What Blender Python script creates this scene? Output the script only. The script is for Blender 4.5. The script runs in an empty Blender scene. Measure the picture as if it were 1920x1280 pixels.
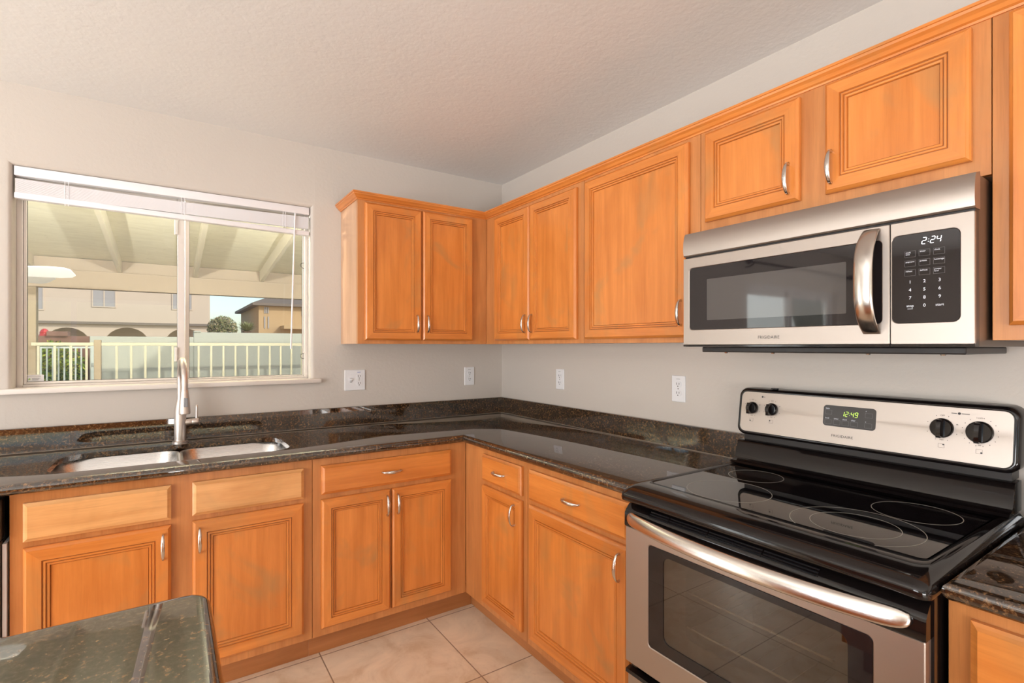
import bpy, bmesh, math, random
from mathutils import Vector, Matrix
S = bpy.context.scene
COL = S.collection
pi = math.pi
random.seed(7)

# ------------------------------------------------------------------ camera
cam_d = bpy.data.cameras.new('camera')
cam = bpy.data.objects.new('camera', cam_d)
COL.objects.link(cam)
cam.location = (-1.8551, -2.8844, 1.3529)
cam.rotation_euler = (pi/2, 0, -0.5911)
cam_d.sensor_width = 36
cam_d.lens = 957.6*36/1920
cam_d.shift_y = 9.34/1920
cam_d.clip_start = 0.02
cam_d.clip_end = 400
S.camera = cam

# ------------------------------------------------------------------ colour management, world, sun, large lights
S.view_settings.view_transform = 'Standard'
S.view_settings.look = 'None'
S.view_settings.gamma = 1
S.view_settings.use_curve_mapping = False
S.view_settings.exposure = 0.0
w = bpy.data.worlds.new('sky'); S.world = w; w.use_nodes = True
wn = w.node_tree
bg = wn.nodes['Background']
sky = wn.nodes.new('ShaderNodeTexSky')
sky.sky_type = 'NISHITA'
sky.sun_disc = False
sky.sun_elevation = math.radians(32)
sky.sun_rotation = math.radians(150)
sky.air_density = 1.0; sky.dust_density = 1.5; sky.ozone_density = 1.5
wn.links.new(sky.outputs[0], bg.inputs[0])
bg.inputs[1].default_value = 0.22

def lamp(name, typ, loc, energy, color=(1,1,1), rot=None, aim=None, **k):
    d = bpy.data.lights.new(name, typ); d.energy = energy; d.color = color
    for a, b in k.items(): setattr(d, a, b)
    o = bpy.data.objects.new(name, d); COL.objects.link(o); o.location = loc
    if aim is not None:
        o.rotation_euler = (Vector(aim)-Vector(loc)).to_track_quat('-Z', 'Y').to_euler()
    if rot: o.rotation_euler = rot
    return o
lamp('sun', 'SUN', (3, -6, 8), 2.0, (1.0, .93, .82), aim=(3-.63, -5, 8-.7), angle=math.radians(.6))
# daylight entering by the openings behind and beside the camera
lamp('daylight_back_door', 'AREA', (-3.0, -6.42, .50), 95, (1, .98, .96), rot=(math.radians(108), 0, 0), shape='RECTANGLE', size=2.6, size_y=.65)
lamp('daylight_left_opening', 'AREA', (-6.12, -3.2, 1.1), 215, (.98, .99, 1), rot=(math.radians(118), 0, -pi/2), shape='RECTANGLE', size=2.6, size_y=2.0)
lamp('daylight_patio_door', 'AREA', (-4.6, .35, 1.2), 78, (.97, .98, 1), rot=(math.radians(-106), 0, 0), shape='RECTANGLE', size=1.8, size_y=2.25)

# ------------------------------------------------------------------ materials
def nt(name):
    m = bpy.data.materials.new(name); m.use_nodes = True
    t = m.node_tree; b = t.nodes['Principled BSDF']
    return m, t, b
def setp(b, **k):
    for a, v in k.items():
        b.inputs[a.replace('_', ' ')].default_value = v
def c4(c): return (c[0], c[1], c[2], 1)
def plain(name, col, rough=.5, metal=0, ior=1.5, coat=0, emit=None, es=1):
    m, t, b = nt(name)
    setp(b, Base_Color=c4(col), Roughness=rough, Metallic=metal, IOR=ior)
    b.inputs['Coat Weight'].default_value = coat
    if emit:
        b.inputs['Emission Color'].default_value = c4(emit); b.inputs['Emission Strength'].default_value = es
    return m
def coords(t, scale, rnd=False):
    tc = t.nodes.new('ShaderNodeTexCoord'); mp = t.nodes.new('ShaderNodeMapping')
    mp.inputs['Scale'].default_value = scale
    t.links.new(tc.outputs['Object'], mp.inputs['Vector'])
    if rnd:
        oi = t.nodes.new('ShaderNodeObjectInfo'); v = t.nodes.new('ShaderNodeVectorMath'); v.operation = 'SCALE'
        v.inputs[0].default_value = (37.1, 17.7, 53.3)
        t.links.new(oi.outputs['Random'], v.inputs['Scale'])
        t.links.new(v.outputs[0], mp.inputs['Location'])
    return mp.outputs[0]
def noise(t, vec, scale, detail=4, rough=.5, dist=0):
    n = t.nodes.new('ShaderNodeTexNoise'); n.inputs['Scale'].default_value = scale
    n.inputs['Detail'].default_value = detail; n.inputs['Roughness'].default_value = rough
    n.inputs['Distortion'].default_value = dist
    t.links.new(vec, n.inputs['Vector']); return n.outputs['Fac']
def ramp(t, fac, stops, mode='LINEAR'):
    r = t.nodes.new('ShaderNodeValToRGB'); e = r.color_ramp.elements; r.color_ramp.interpolation = mode
    e[0].position, e[0].color = stops[0][0], c4(stops[0][1])
    e[1].position, e[1].color = stops[-1][0], c4(stops[-1][1])
    for p, c in stops[1:-1]:
        x = e.new(p); x.color = c4(c)
    t.links.new(fac, r.inputs[0]); return r.outputs[0]
def mix(t, fac, a, b, mode='MIX'):
    m = t.nodes.new('ShaderNodeMix'); m.data_type = 'RGBA'; m.blend_type = mode
    for i, x in ((0, fac), (6, a), (7, b)):
        if isinstance(x, (int, float)): m.inputs[i].default_value = x
        elif isinstance(x, tuple): m.inputs[i].default_value = c4(x)
        else: t.links.new(x, m.inputs[i])
    return m.outputs[2]
def bump(t, b, h, strength=.1, dist=.01):
    n = t.nodes.new('ShaderNodeBump'); n.inputs['Strength'].default_value = strength; n.inputs['Distance'].default_value = dist
    t.links.new(h, n.inputs['Height']); t.links.new(n.outputs[0], b.inputs['Normal'])

def wood(name, dark, light, grain='v', fig=1.0, stain=.35):
    """stained maple: fine long fibres, soft cloudy figure and a few olive stain blotches"""
    m, t, b = nt(name)
    sc = {'v': (14, 14, .9), 'h': (.9, .9, 14)}[grain]
    f1 = noise(t, coords(t, sc, True), 2.2, 6, .6, .3)
    sc2 = {'v': (70, 70, 2.5), 'h': (2.5, 2.5, 70)}[grain]
    f2 = noise(t, coords(t, sc2, True), 3, 3, .6)
    cloud = noise(t, coords(t, {'v': (3, 3, 1.2), 'h': (1.2, 1.2, 3)}[grain], True), 1.6, 4, .55, .6)
    base = ramp(t, f1, [(.28, dark), (.72, light)])
    dk = tuple(x*.80 for x in dark)
    base = mix(t, ramp(t, f2, [(.50, (0, 0, 0)), (.85, (.45*fig,)*3)]), base, dk)
    cl = ramp(t, cloud, [(.3, (.86, .80, .72)), (.55, (1, 1, 1)), (.75, (1.05, 1.04, 1.0))])
    base = mix(t, 1.0, base, cl, 'MULTIPLY')
    st = noise(t, coords(t, (2.6, 2.6, 2.0), True), 1.5, 3, .6, .9)
    base = mix(t, ramp(t, st, [(.52, (0, 0, 0)), (.72, (stain,)*3)]), base, (.33, .22, .09))
    t.links.new(base, b.inputs['Base Color'])
    setp(b, Roughness=.32, IOR=1.5)
    b.inputs['Coat Weight'].default_value = .25; b.inputs['Coat Roughness'].default_value = .18
    bump(t, b, f2, .06, .002)
    return m
DK, LT = (.60, .185, .034), (.78, .285, .062)
W_V = wood('maple_vertical_grain', DK, LT, 'v')
W_H = wood('maple_horizontal_grain', DK, LT, 'h')
W_P = wood('maple_panel', (.60, .190, .034), (.78, .280, .062), 'v', .6, .55)
W_F = wood('maple_face_frame', (.50, .190, .056), (.66, .275, .088), 'v', 1.2, .15)
W_L = wood('pale_maple_drawer_front', (.70, .33, .115), (.86, .47, .19), 'h', 1.0, .3)
W_S = wood('maple_veneer_side', (.62, .36, .21), (.72, .45, .28), 'v', .5, .1)
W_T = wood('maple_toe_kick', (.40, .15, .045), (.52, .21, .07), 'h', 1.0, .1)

def granite(name):
    m, t, b = nt(name)
    v = coords(t, (1, 1, 1))
    a = noise(t, v, 105, 6, .75, .2)
    c = noise(t, v, 260, 3, .7)
    l = noise(t, v, 30, 4, .6, .4)
    base = ramp(t, a, [(.34, (.009, .007, .006)), (.48, (.030, .018, .011)), (.55, (.10, .050, .020)), (.64, (.26, .15, .07))])
    base = mix(t, ramp(t, l, [(.46, (0, 0, 0)), (.62, (.6, .6, .6))]), base, (.014, .010, .008))
    base = mix(t, ramp(t, c, [(.66, (0, 0, 0)), (.74, (.8, .8, .8))]), base, (.20, .17, .14))
    t.links.new(base, b.inputs['Base Color'])
    setp(b, Roughness=.03, IOR=2.0)
    return m
GR = granite('polished_brown_granite')

def steel(name, col=(.60, .56, .52), rough=.26, d='y', streak=.08):
    m, t, b = nt(name)
    sc = {'y': (300, 3, 300), 'x': (3, 300, 300), 'z': (300, 300, 3)}[d]
    n = noise(t, coords(t, sc), 3, 3, .6)
    big = noise(t, coords(t, {'y': (6, 1, 6), 'x': (1, 6, 6), 'z': (6, 6, 1)}[d]), 2, 2)
    t.links.new(ramp(t, n, [(.3, (rough-.02,)*3), (.7, (rough+streak*.4,)*3)]), b.inputs['Roughness'])
    t.links.new(mix(t, .5, ramp(t, n, [(.3, tuple(x*.97 for x in col)), (.7, col)]), col), b.inputs['Base Color'])
    b.inputs['Metallic'].default_value = 1
    b.inputs['Anisotropic'].default_value = .4
    return m
ST_Y = steel('brushed_stainless', (.46, .405, .365), .40)
ST_S = steel('sink_stainless', (.66, .65, .64), .27, 'x')
NICK = steel('brushed_nickel', (.66, .60, .56), .36, 'z')
NICKB = plain('satin_nickel_handle', (.66, .63, .60), .22, 1)
ENAM = plain('black_enamel', (.007, .005, .005), .08, 0, 1.5)
ENAMR = plain('black_enamel_textured', (.012, .009, .009), .35)
GLASSB = plain('black_ceramic_glass', (.006, .005, .006), .025, 0, 1.9)
DARKG = plain('dark_appliance_glass', (.014, .011, .012), .03, 0, 1.5)
MESH = plain('oven_window_mesh_grey', (.070, .064, .062), .04, 0, 1.6)
MWB = plain('dark_metal_housing', (.20, .16, .13), .35, .9)
PRINT_D = plain('dark_print', (.03, .03, .035), .5)
PRINT_W = plain('white_print', (.75, .78, .85), .5, emit=(.7, .75, .85), es=.15)
PRINT_G = plain('grey_print', (.22, .22, .23), .5)
RING = plain('burner_ring_print', (.42, .40, .34), .3)
LED_W = plain('white_display_segments', (.9, .9, .9), .5, emit=(.85, .9, 1), es=1.1)
LED_G = plain('green_display_segments', (.5, .8, .1), .5, emit=(.55, .85, .12), es=1.0)
DISP = plain('display_panel_charcoal', (.045, .040, .040), .3)
PLAST_W = plain('white_plastic', (.80, .80, .82), .35)
PLAST_S = plain('dark_slot', (.03, .03, .03), .6)
BLIND = plain('white_blind_aluminium', (.86, .85, .88), .35)
VINYL = plain('almond_window_vinyl', (.76, .70, .65), .4)
SLAT = plain('white_slat_translucent', (.90, .89, .92), .4)
SLAT.node_tree.nodes['Principled BSDF'].inputs['Transmission Weight'].default_value = .0
VINYLD = plain('dark_window_gasket', (.10, .085, .075), .5)
BLACK = plain('black_plastic', (.012, .012, .014), .3)
CHROME = plain('bright_wire', (.75, .70, .62), .2, 1)
CAVITY = plain('oven_cavity_enamel', (.12, .10, .085), .5)
SOAPG = plain('grey_rubber_button', (.28, .28, .29), .5)

def paint(name, col, sc=55, st=.22, rough=.6):
    m, t, b = nt(name)
    v = coords(t, (1, 1, 1))
    n = noise(t, v, sc, 3, .55, .2); n2 = noise(t, v, 1.3, 2)
    t.links.new(mix(t, 1.0, col, ramp(t, n2, [(.3, (.97,)*3), (.7, (1, 1, 1))]), 'MULTIPLY'), b.inputs['Base Color'])
    setp(b, Roughness=rough)
    bump(t, b, n, st, .004)
    return m
WALL = paint('greige_orange_peel_paint', (.60, .55, .50))
CEIL = paint('white_textured_ceiling_paint', (.80, .80, .80), 38, .35)
STUCCO = paint('tan_stucco', (.42, .34, .25), 30, .5, .9)
HOUSE = paint('beige_stucco', (.60, .49, .39), 8, .3, .9)
HOUSE2 = paint('orange_tan_stucco', (.52, .36, .20), 8, .3, .9)
FENCEW = paint('grey_white_block_stucco', (.52, .53, .45), 22, .6, .9)
BRICKW = paint('red_brown_block', (.25, .13, .10), 12, .5, .9)
PATIO = paint('cream_painted_wood', (.66, .60, .48), 20, .2, .6)
CREAMM = plain('cream_metal', (.56, .53, .40), .45)
WHITEM = plain('white_painted_metal', (.75, .82, .76), .4)
ROOFT = plain('grey_brown_roof_tile', (.19, .155, .13), .8)

TAUPE = paint('taupe_painted_wood', (.38, .30, .225), 20, .2, .6)
def osb(name):
    m, t, b = nt(name)
    v = coords(t, (1, 3.5, 1))
    n = noise(t, v, 5, 5, .6, .4); k = noise(t, coords(t, (3, 9, 3)), 5, 3, .7)
    base = ramp(t, n, [(.3, (.70, .66, .52)), (.7, (.80, .76, .62))])
    base = mix(t, ramp(t, k, [(.66, (0, 0, 0)), (.72, (.7, .7, .7))]), base, (.28, .22, .14))
    t.links.new(base, b.inputs['Base Color']); setp(b, Roughness=.7)
    return m
DECK = osb('painted_plywood_soffit')

def tile(name):
    m, t, b = nt(name)
    tc = t.nodes.new('ShaderNodeTexCoord'); mp = t.nodes.new('ShaderNodeMapping')
    mp.inputs['Location'].default_value = (.79+.515*40, .565+.51*40, 0)
    t.links.new(tc.outputs['Object'], mp.inputs[0])
    br = t.nodes.new('ShaderNodeTexBrick'); br.offset = 0; br.squash = 1
    br.inputs['Scale'].default_value = 1
    br.inputs['Brick Width'].default_value = .515; br.inputs['Row Height'].default_value = .51
    br.inputs['Mortar Size'].default_value = .0028; br.inputs['Mortar Smooth'].default_value = .2
    br.inputs['Color1'].default_value = c4((.82, .68, .51)); br.inputs['Color2'].default_value = c4((.86, .72, .545))
    br.inputs['Mortar'].default_value = c4((.36, .25, .17))
    t.links.new(mp.outputs[0], br.inputs['Vector'])
    v = coords(t, (1, 1, 1))
    n = noise(t, v, 4.5, 8, .62, 1.2); n2 = noise(t, v, 26, 5, .7)
    c = mix(t, 1, br.outputs['Color'], ramp(t, n, [(.35, (.86, .80, .72)), (.5, (1, 1, 1)), (.66, (1.12, 1.12, 1.12))]), 'MULTIPLY')
    c = mix(t, ramp(t, n2, [(.60, (0, 0, 0)), (.75, (.35,)*3)]), c, (.56, .36, .22))
    t.links.new(c, b.inputs['Base Color']); setp(b, Roughness=.32)
    inv = t.nodes.new('ShaderNodeMath'); inv.operation = 'SUBTRACT'; inv.inputs[0].default_value = 1
    t.links.new(br.outputs['Fac'], inv.inputs[1]); bump(t, b, inv.outputs[0], .4, .002)
    return m
TILE = tile('beige_travertine_look_tile')

def glassmat(name, tint=(.97, .98, .97), ior=1.5, extra=0.0):
    m, t, b = nt(name)
    t.nodes.remove(b)
    out = t.nodes['Material Output']
    tr = t.nodes.new('ShaderNodeBsdfTransparent'); tr.inputs[0].default_value = c4(tint)
    gl = t.nodes.new('ShaderNodeBsdfGlossy'); gl.inputs['Roughness'].default_value = .0
    fr = t.nodes.new('ShaderNodeFresnel')
    ge = t.nodes.new('ShaderNodeNewGeometry'); mi_ = t.nodes.new('ShaderNodeMapRange')   # sheet glass: same reflectance from either face
    mi_.inputs['To Min'].default_value = ior; mi_.inputs['To Max'].default_value = 1/ior
    t.links.new(ge.outputs['Backfacing'], mi_.inputs['Value']); t.links.new(mi_.outputs[0], fr.inputs[0])
    mx = t.nodes.new('ShaderNodeMixShader')
    ad = t.nodes.new('ShaderNodeMath'); ad.operation = 'ADD'; ad.inputs[1].default_value = extra; ad.use_clamp = True
    t.links.new(fr.outputs[0], ad.inputs[0]); t.links.new(ad.outputs[0], mx.inputs[0])
    t.links.new(tr.outputs[0], mx.inputs[1]); t.links.new(gl.outputs[0], mx.inputs[2])
    t.links.new(mx.outputs[0], out.inputs[0])
    return m
GLASS = glassmat('window_glass', (.97, .985, .965), 1.45, 0)
OVENG = glassmat('smoked_oven_glass', (.60, .56, .50), 2.1, .0)
FROST = plain('frosted_lamp_glass', (.9, .89, .86), .3, emit=(1, .95, .88), es=.35)

# ------------------------------------------------------------------ object helpers
ORG = {}
def org(o): return ORG.get(o.name, Vector((0, 0, 0)))
def tag(o, label=None, cat=None, group=None, kind=None):
    if label: o['label'] = label
    if cat: o['category'] = cat
    if group: o['group'] = group
    if kind: o['kind'] = kind
    return o
def thing(name, loc, label, cat, group=None):
    o = bpy.data.objects.new(name, None); COL.objects.link(o); o.location = loc
    o.empty_display_size = .1
    ORG[o.name] = Vector(loc)
    return tag(o, label, cat, group)
def obj(name, bm, mats, parent=None, smooth=None, recalc=True, loc=None):
    """bm is in world coordinates; the mesh is stored relative to its parent's (or own) origin"""
    if recalc: bmesh.ops.recalc_face_normals(bm, faces=bm.faces)
    o0 = org(parent) if parent else Vector(loc or (0, 0, 0))
    bmesh.ops.translate(bm, verts=bm.verts, vec=-o0)
    me = bpy.data.meshes.new(name)
    if smooth is not None:
        for f in bm.faces: f.smooth = True
        for e in bm.edges:
            if len(e.link_faces) == 2: e.smooth = e.calc_face_angle(0) < math.radians(smooth)
    bm.to_mesh(me); bm.free()
    for m in (mats if isinstance(mats, (list, tuple)) else [mats]): me.materials.append(m)
    o = bpy.data.objects.new(name, me); COL.objects.link(o)
    ORG[o.name] = o0
    if parent: o.parent = parent
    elif loc: o.location = loc
    return o
def struct(name, bm, mats, **k):
    o = obj(name, bm, mats, **k); o['kind'] = 'structure'; return o
def NB(): return bmesh.new()
def box(bm, x0, x1, y0, y1, z0, z1, bev=0, seg=2, mi=0):
    if x0 > x1: x0, x1 = x1, x0
    if y0 > y1: y0, y1 = y1, y0
    if z0 > z1: z0, z1 = z1, z0
    v = [bm.verts.new((x, y, z)) for x in (x0, x1) for y in (y0, y1) for z in (z0, z1)]
    F = [(0, 1, 3, 2), (4, 6, 7, 5), (0, 4, 5, 1), (2, 3, 7, 6), (0, 2, 6, 4), (1, 5, 7, 3)]
    fs = [bm.faces.new([v[i] for i in f]) for f in F]
    for f in fs: f.material_index = mi
    if bev:
        es = list({e for f in fs for e in f.edges})
        bmesh.ops.bevel(bm, geom=es, offset=bev, segments=seg, affect='EDGES', profile=.5)
    return bm
def loft(bm, loops, cap0=True, cap1=True, closed=True, mi=0):
    vs = [[bm.verts.new(p) for p in L] for L in loops]
    n = len(vs[0])
    for a, b in zip(vs, vs[1:]):
        for i in range(n if closed else n-1):
            j = (i+1) % n
            f = bm.faces.new((a[i], a[j], b[j], b[i])); f.material_index = mi
    if cap0: bm.faces.new(vs[0]).material_index = mi
    if cap1: bm.faces.new(vs[-1]).material_index = mi
    return vs
def ringloop(c, r, axis=(0, 0, 1), n=24, ry=None):
    a = Vector(axis).normalized()
    u = a.orthogonal().normalized(); v = a.cross(u)
    ry = r if ry is None else ry
    return [Vector(c)+u*r*math.cos(2*pi*i/n)+v*ry*math.sin(2*pi*i/n) for i in range(n)]
def lathe(bm, c, prof, axis=(0, 0, 1), n=28):
    a = Vector(axis).normalized()
    loft(bm, [ringloop(Vector(c)+a*h, max(r, 1e-4), axis, n) for r, h in prof])
def tube(bm, pts, r, n=12, flat=1.0, up=(0, 0, 1)):
    pts = [Vector(p) for p in pts]; L = []
    rs = r if isinstance(r, (list, tuple)) else [r]*len(pts)
    pu = None
    for i, p in enumerate(pts):
        t = (pts[min(i+1, len(pts)-1)]-pts[max(i-1, 0)]).normalized()
        if pu is None:
            pu = Vector(up)
            if abs(t.dot(pu)) > .95: pu = t.orthogonal()
        u = (pu-t*pu.dot(t)).normalized(); v = t.cross(u); pu = u
        L.append([p+u*rs[i]*flat*math.cos(2*pi*k/n)+v*rs[i]*math.sin(2*pi*k/n) for k in range(n)])
    loft(bm, L)
# wall-local frames.  'N': wall y=0 facing -y, u = x ; 'E': wall x=0 facing -x, u = y
def M(wl, u, d, v):
    return Vector((u, -d, v)) if wl == 'N' else Vector((-d, u, v))
def wbox(bm, wl, u0, u1, d0, d1, v0, v1, bev=0, mi=0):
    a, b = M(wl, u0, d0, v0), M(wl, u1, d1, v1)
    return box(bm, a.x, b.x, a.y, b.y, a.z, b.z, bev, 2, mi)
def rrect(u0, u1, v0, v1, r, n=6):
    P = []
    if u0 > u1: u0, u1 = u1, u0
    r = max(r, 1e-4)
    for cx, cy, a0 in ((u1-r, v1-r, 0), (u0+r, v1-r, pi/2), (u0+r, v0+r, pi), (u1-r, v0+r, 3*pi/2)):
        for i in range(n+1):
            a = a0+pi/2*i/n; P.append((cx+r*math.cos(a), cy+r*math.sin(a)))
    return P
def wplate(bm, wl, rect, r, d0, d1, bev=.0, mi=0, n=6):
    """rounded plate standing off a wall from d0 to d1"""
    u0, u1, v0, v1 = rect
    L = [[M(wl, u, d0, v) for u, v in rrect(u0, u1, v0, v1, r, n)]]
    if bev: L.append([M(wl, u, d1-bev, v) for u, v in rrect(u0, u1, v0, v1, r, n)])
    a, b = sorted((u0, u1))
    L.append([M(wl, u, d1, v) for u, v in rrect(a+bev, b-bev, v0+bev, v1-bev, max(r-bev, 1e-4), n)])
    loft(bm, L, mi=mi)
def wframe(bm, wl, ro, rr, ri, rri, d0, d1, bev=.001, mi=0):
    """plate with a rounded hole"""
    def lp(R, r, d, o):
        a, b = sorted(R[:2]); return [M(wl, u, d, v) for u, v in rrect(a+o, b-o, R[2]+o, R[3]-o, max(r-o, 1e-4))]
    L = [lp(ro, rr, d0, 0), lp(ro, rr, d1-bev, 0), lp(ro, rr, d1, bev), lp(ri, rri, d1, -bev), lp(ri, rri, d1-bev, 0), lp(ri, rri, d0, 0)]
    vs = loft(bm, L, False, False, mi=mi)
    n = len(vs[0])
    for i in range(n):
        j = (i+1) % n
        bm.faces.new((vs[-1][i], vs[-1][j], vs[0][j], vs[0][i])).material_index = mi
def rings(bm, wl, rect, prof, face, ph=0, pv=0, cap=True):
    """mitred moulded frame: prof = [(inset, height)], rails get material 1"""
    u0, u1, v0, v1 = rect; u0, u1 = sorted((u0, u1))
    L = []
    for ins, h in prof:
        L.append([bm.verts.new(M(wl, u, face+h, v)) for u, v in ((u0+ins, v0+ins), (u1-ins, v0+ins), (u1-ins, v1-ins), (u0+ins, v1-ins))])
    for a, b in zip(L, L[1:]):
        for i in range(4):
            j = (i+1) % 4
            f = bm.faces.new((a[i], a[j], b[j], b[i])); f.material_index = 1 if i in (0, 2) else 0
    bm.faces.new(L[0])
    if cap: bm.faces.new(L[-1])
    return L
_font = {}
def text(s, size, wl, u, d, v, mat, parent, name='lettering', align='CENTER', sx=1.0, loc=None):
    cu = bpy.data.curves.new('t', 'FONT'); cu.body = s; cu.size = size; cu.align_x = align; cu.align_y = 'CENTER'
    cu.resolution_u = 2; cu.space_character = 1.05
    to = bpy.data.objects.new('t', cu); COL.objects.link(to)
    dg = bpy.context.evaluated_depsgraph_get()
    me = bpy.data.meshes.new_from_object(to.evaluated_get(dg))
    bpy.data.objects.remove(to)
    bm = NB(); bm.from_mesh(me); bpy.data.meshes.remove(me)
    r = bmesh.ops.extrude_face_region(bm, geom=list(bm.faces))
    for e in r['geom']:
        if isinstance(e, bmesh.types.BMVert): e.co.z += .0002/1
    sg = 1 if wl == 'N' else -1
    for p in bm.verts:
        c = p.co.copy(); p.co = M(wl, u+sg*c.x*sx, d+c.z, v+c.y)
    return obj(name, bm, mat, parent)
def textbm(bm, s, size, wl, u, d, v, align='CENTER', sx=1.0):
    cu = bpy.data.curves.new('t', 'FONT'); cu.body = s; cu.size = size; cu.align_x = align; cu.align_y = 'CENTER'; cu.resolution_u = 2
    to = bpy.data.objects.new('t', cu); COL.objects.link(to)
    me = bpy.data.meshes.new_from_object(to.evaluated_get(bpy.context.evaluated_depsgraph_get()))
    bpy.data.objects.remove(to)
    sg = 1 if wl == 'N' else -1
    vs = [bm.verts.new(M(wl, u+sg*p.co.x*sx, d, v+p.co.y)) for p in me.vertices]
    for p in me.polygons:
        try: bm.faces.new([vs[i] for i in p.vertices])
        except ValueError: pass
    bpy.data.meshes.remove(me)
SEG = {'0': 'abcdef', '1': 'bc', '2': 'abged', '3': 'abgcd', '4': 'fgbc', '5': 'afgcd', '6': 'afgedc', '7': 'abc', '8': 'abcdefg', '9': 'abcdfg'}
def digits(s, hgt, wl, u, d, v, mat, parent, name):
    bm = NB(); sg = 1 if wl == 'N' else -1
    wd = hgt*.5; t = hgt*.10; x = 0; items = []
    for ch in s:
        if ch == ':': x += hgt*.05; items.append((ch, x)); x += hgt*.28
        else: items.append((ch, x)); x += hgt*.78
    tot = x-hgt*.2
    def bar(px, py, qx, qy):
        dx, dy = qx-px, qy-py; L = math.hypot(dx, dy); nx, ny = -dy/L*t/2, dx/L*t/2
        ex, ey = dx/L*t*.5, dy/L*t*.5
        P = [(px+ex+nx, py+ey+ny), (px+ex-nx, py+ey-ny), (qx-ex-nx, qy-ey-ny), (qx-ex+nx, qy-ey+ny)]
        loft(bm, [[M(wl, u+sg*(a-tot/2+b*.16), d+h, v+b-hgt/2) for a, b in P] for h in (0, .0003)])
    for ch, x in items:
        if ch == ':':
            for yy in (.3, .68): bar(x, hgt*yy-t*.9, x, hgt*yy+t*.9)
            continue
        h = hgt; pts = {'a': (0, h, wd, h), 'b': (wd, h, wd, h/2), 'c': (wd, h/2, wd, 0), 'd': (0, 0, wd, 0), 'e': (0, h/2, 0, 0), 'f': (0, h, 0, h/2), 'g': (0, h/2, wd, h/2)}
        for q in SEG[ch]:
            a = pts[q]; bar(x+a[0], a[1], x+a[2], a[3])
    return obj(name, bm, mat, parent)

# ------------------------------------------------------------------ room shell
H = 2.436
XL, YB = -6.2, -6.5
bm = NB(); box(bm, XL-.15, .15, YB-.15, .15, -.1, 0); struct('floor', bm, TILE)
bm = NB(); box(bm, XL-.15, .15, YB-.15, .15, H, H+.12); struct('ceiling', bm, CEIL)
bm = NB(); box(bm, 0, .15, YB, 0, 0, H); struct('wall_right', bm, WALL)
def holed_wall(name, axis, fixed, out, a0, a1, z1, holes, rr=.02, thick=.15):
    """wall with bull-nosed openings; fixed = inner face coordinate, out = +1/-1 outward"""
    bm = NB()
    def P(a, d, z):
        return Vector((a, fixed+out*d, z)) if axis == 'x' else Vector((fixed+out*d, a, z))
    for dd, g in ((0, rr), (thick, 0)):
        cuts = sorted(holes); a = a0
        def q(x0, x1, y0, y1):
            if x1-x0 > 1e-6 and y1-y0 > 1e-6: bm.faces.new([bm.verts.new(P(*p)) for p in ((x0, dd, y0), (x1, dd, y0), (x1, dd, y1), (x0, dd, y1))])
        for (h0, h1, b, t) in cuts:
            q(a, h0-g, 0, z1); q(h0-g, h1+g, 0, max(b-g, 0)); q(h0-g, h1+g, t+g, z1); a = h1+g
        q(a, a1, 0, z1)
    for (h0, h1, b, t) in holes:
        L = []
        prof = [(rr-rr*math.sin(i*pi/2/5), rr-rr*math.cos(i*pi/2/5)) for i in range(6)]+[(0, thick)]
        for o, d in prof:
            bb = b if b < .01 else b-o
            L.append([P(*p) for p in ((h0-o, d, bb), (h1+o, d, bb), (h1+o, d, t+o), (h0-o, d, t+o))])
        vs = [[bm.verts.new(p) for p in l] for l in L]
        for x, y in zip(vs, vs[1:]):
            for i in range(4):
                if b < .01 and i == 0: continue
                j = (i+1) % 4; bm.faces.new((x[i], x[j], y[j], y[i]))
    for e in ((a0, 0, 0, z1), (a1, 0, 0, z1)):
        bm.faces.new([bm.verts.new(P(e[0], d, z)) for d, z in ((0, 0), (thick, 0), (thick, z1), (0, z1))])
    bmesh.ops.remove_doubles(bm, verts=bm.verts, dist=1e-5)
    return struct(name, bm, WALL, smooth=35)
WX0, WX1, WZ0, WZ1 = -2.392, -1.222, 1.178, 2.103
DX0, DX1 = -5.56, -3.70
holed_wall('wall_window_side', 'x', 0, 1, XL, 0, H, [(DX0, DX1, 0, 2.0), (WX0, WX1, WZ0, WZ1)])
holed_wall('wall_left', 'y', XL, -1, YB, 0, H, [(-4.6, -1.8, 0, 2.3)])
holed_wall('wall_back', 'x', YB, -1, XL, 0, H, [(-4.3, -1.7, 0, 2.05)])
def bb(name, pts):
    bm = NB(); box(bm, *pts, bev=.004); struct(name, bm, PLAST_W)
bb('baseboard_right', (-.015, -.001, YB+.02, -3.6, 0, .09))
bb('baseboard_back', (-1.6, -.02, YB+.001, YB+.015, 0, .09))
bb('baseboard_left', (XL+.001, XL+.015, YB+.02, -4.65, 0, .09))

# ---- kitchen window: almond vinyl slider
YW = .078
def wbx(name, r, mat, parent, bev=.002):
    bm = NB(); box(bm, *r, bev=bev); return obj(name, bm, mat, parent)
win = thing('window_1', ((WX0+WX1)/2, YW, WZ0), 'almond vinyl two-pane sliding window over the kitchen sink', 'window'); win['kind'] = 'structure'
def rectframe(bm, x0, x1, z0, z1, y0, y1, wl_, wr, wb, wt, bev=.002, mi=0):
    box(bm, x0, x0+wl_, y0, y1, z0, z1, bev, mi=mi); box(bm, x1-wr, x1, y0, y1, z0, z1, bev, mi=mi)
    box(bm, x0+wl_, x1-wr, y0, y1, z0, z0+wb, bev, mi=mi); box(bm, x0+wl_, x1-wr, y0, y1, z1-wt, z1, bev, mi=mi)
bm = NB(); rectframe(bm, WX0, WX1, WZ0, WZ1, YW, YW+.065, .020, .014, .012, .03); obj('window_frame', bm, VINYL, win)
xs = -1.812
bm = NB(); rectframe(bm, WX0+.021, xs+.020, WZ0+.013, WZ1-.031, YW+.004, YW+.028, .010, .030, .010, .02); sash = obj('sash', bm, VINYL, win)
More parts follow.
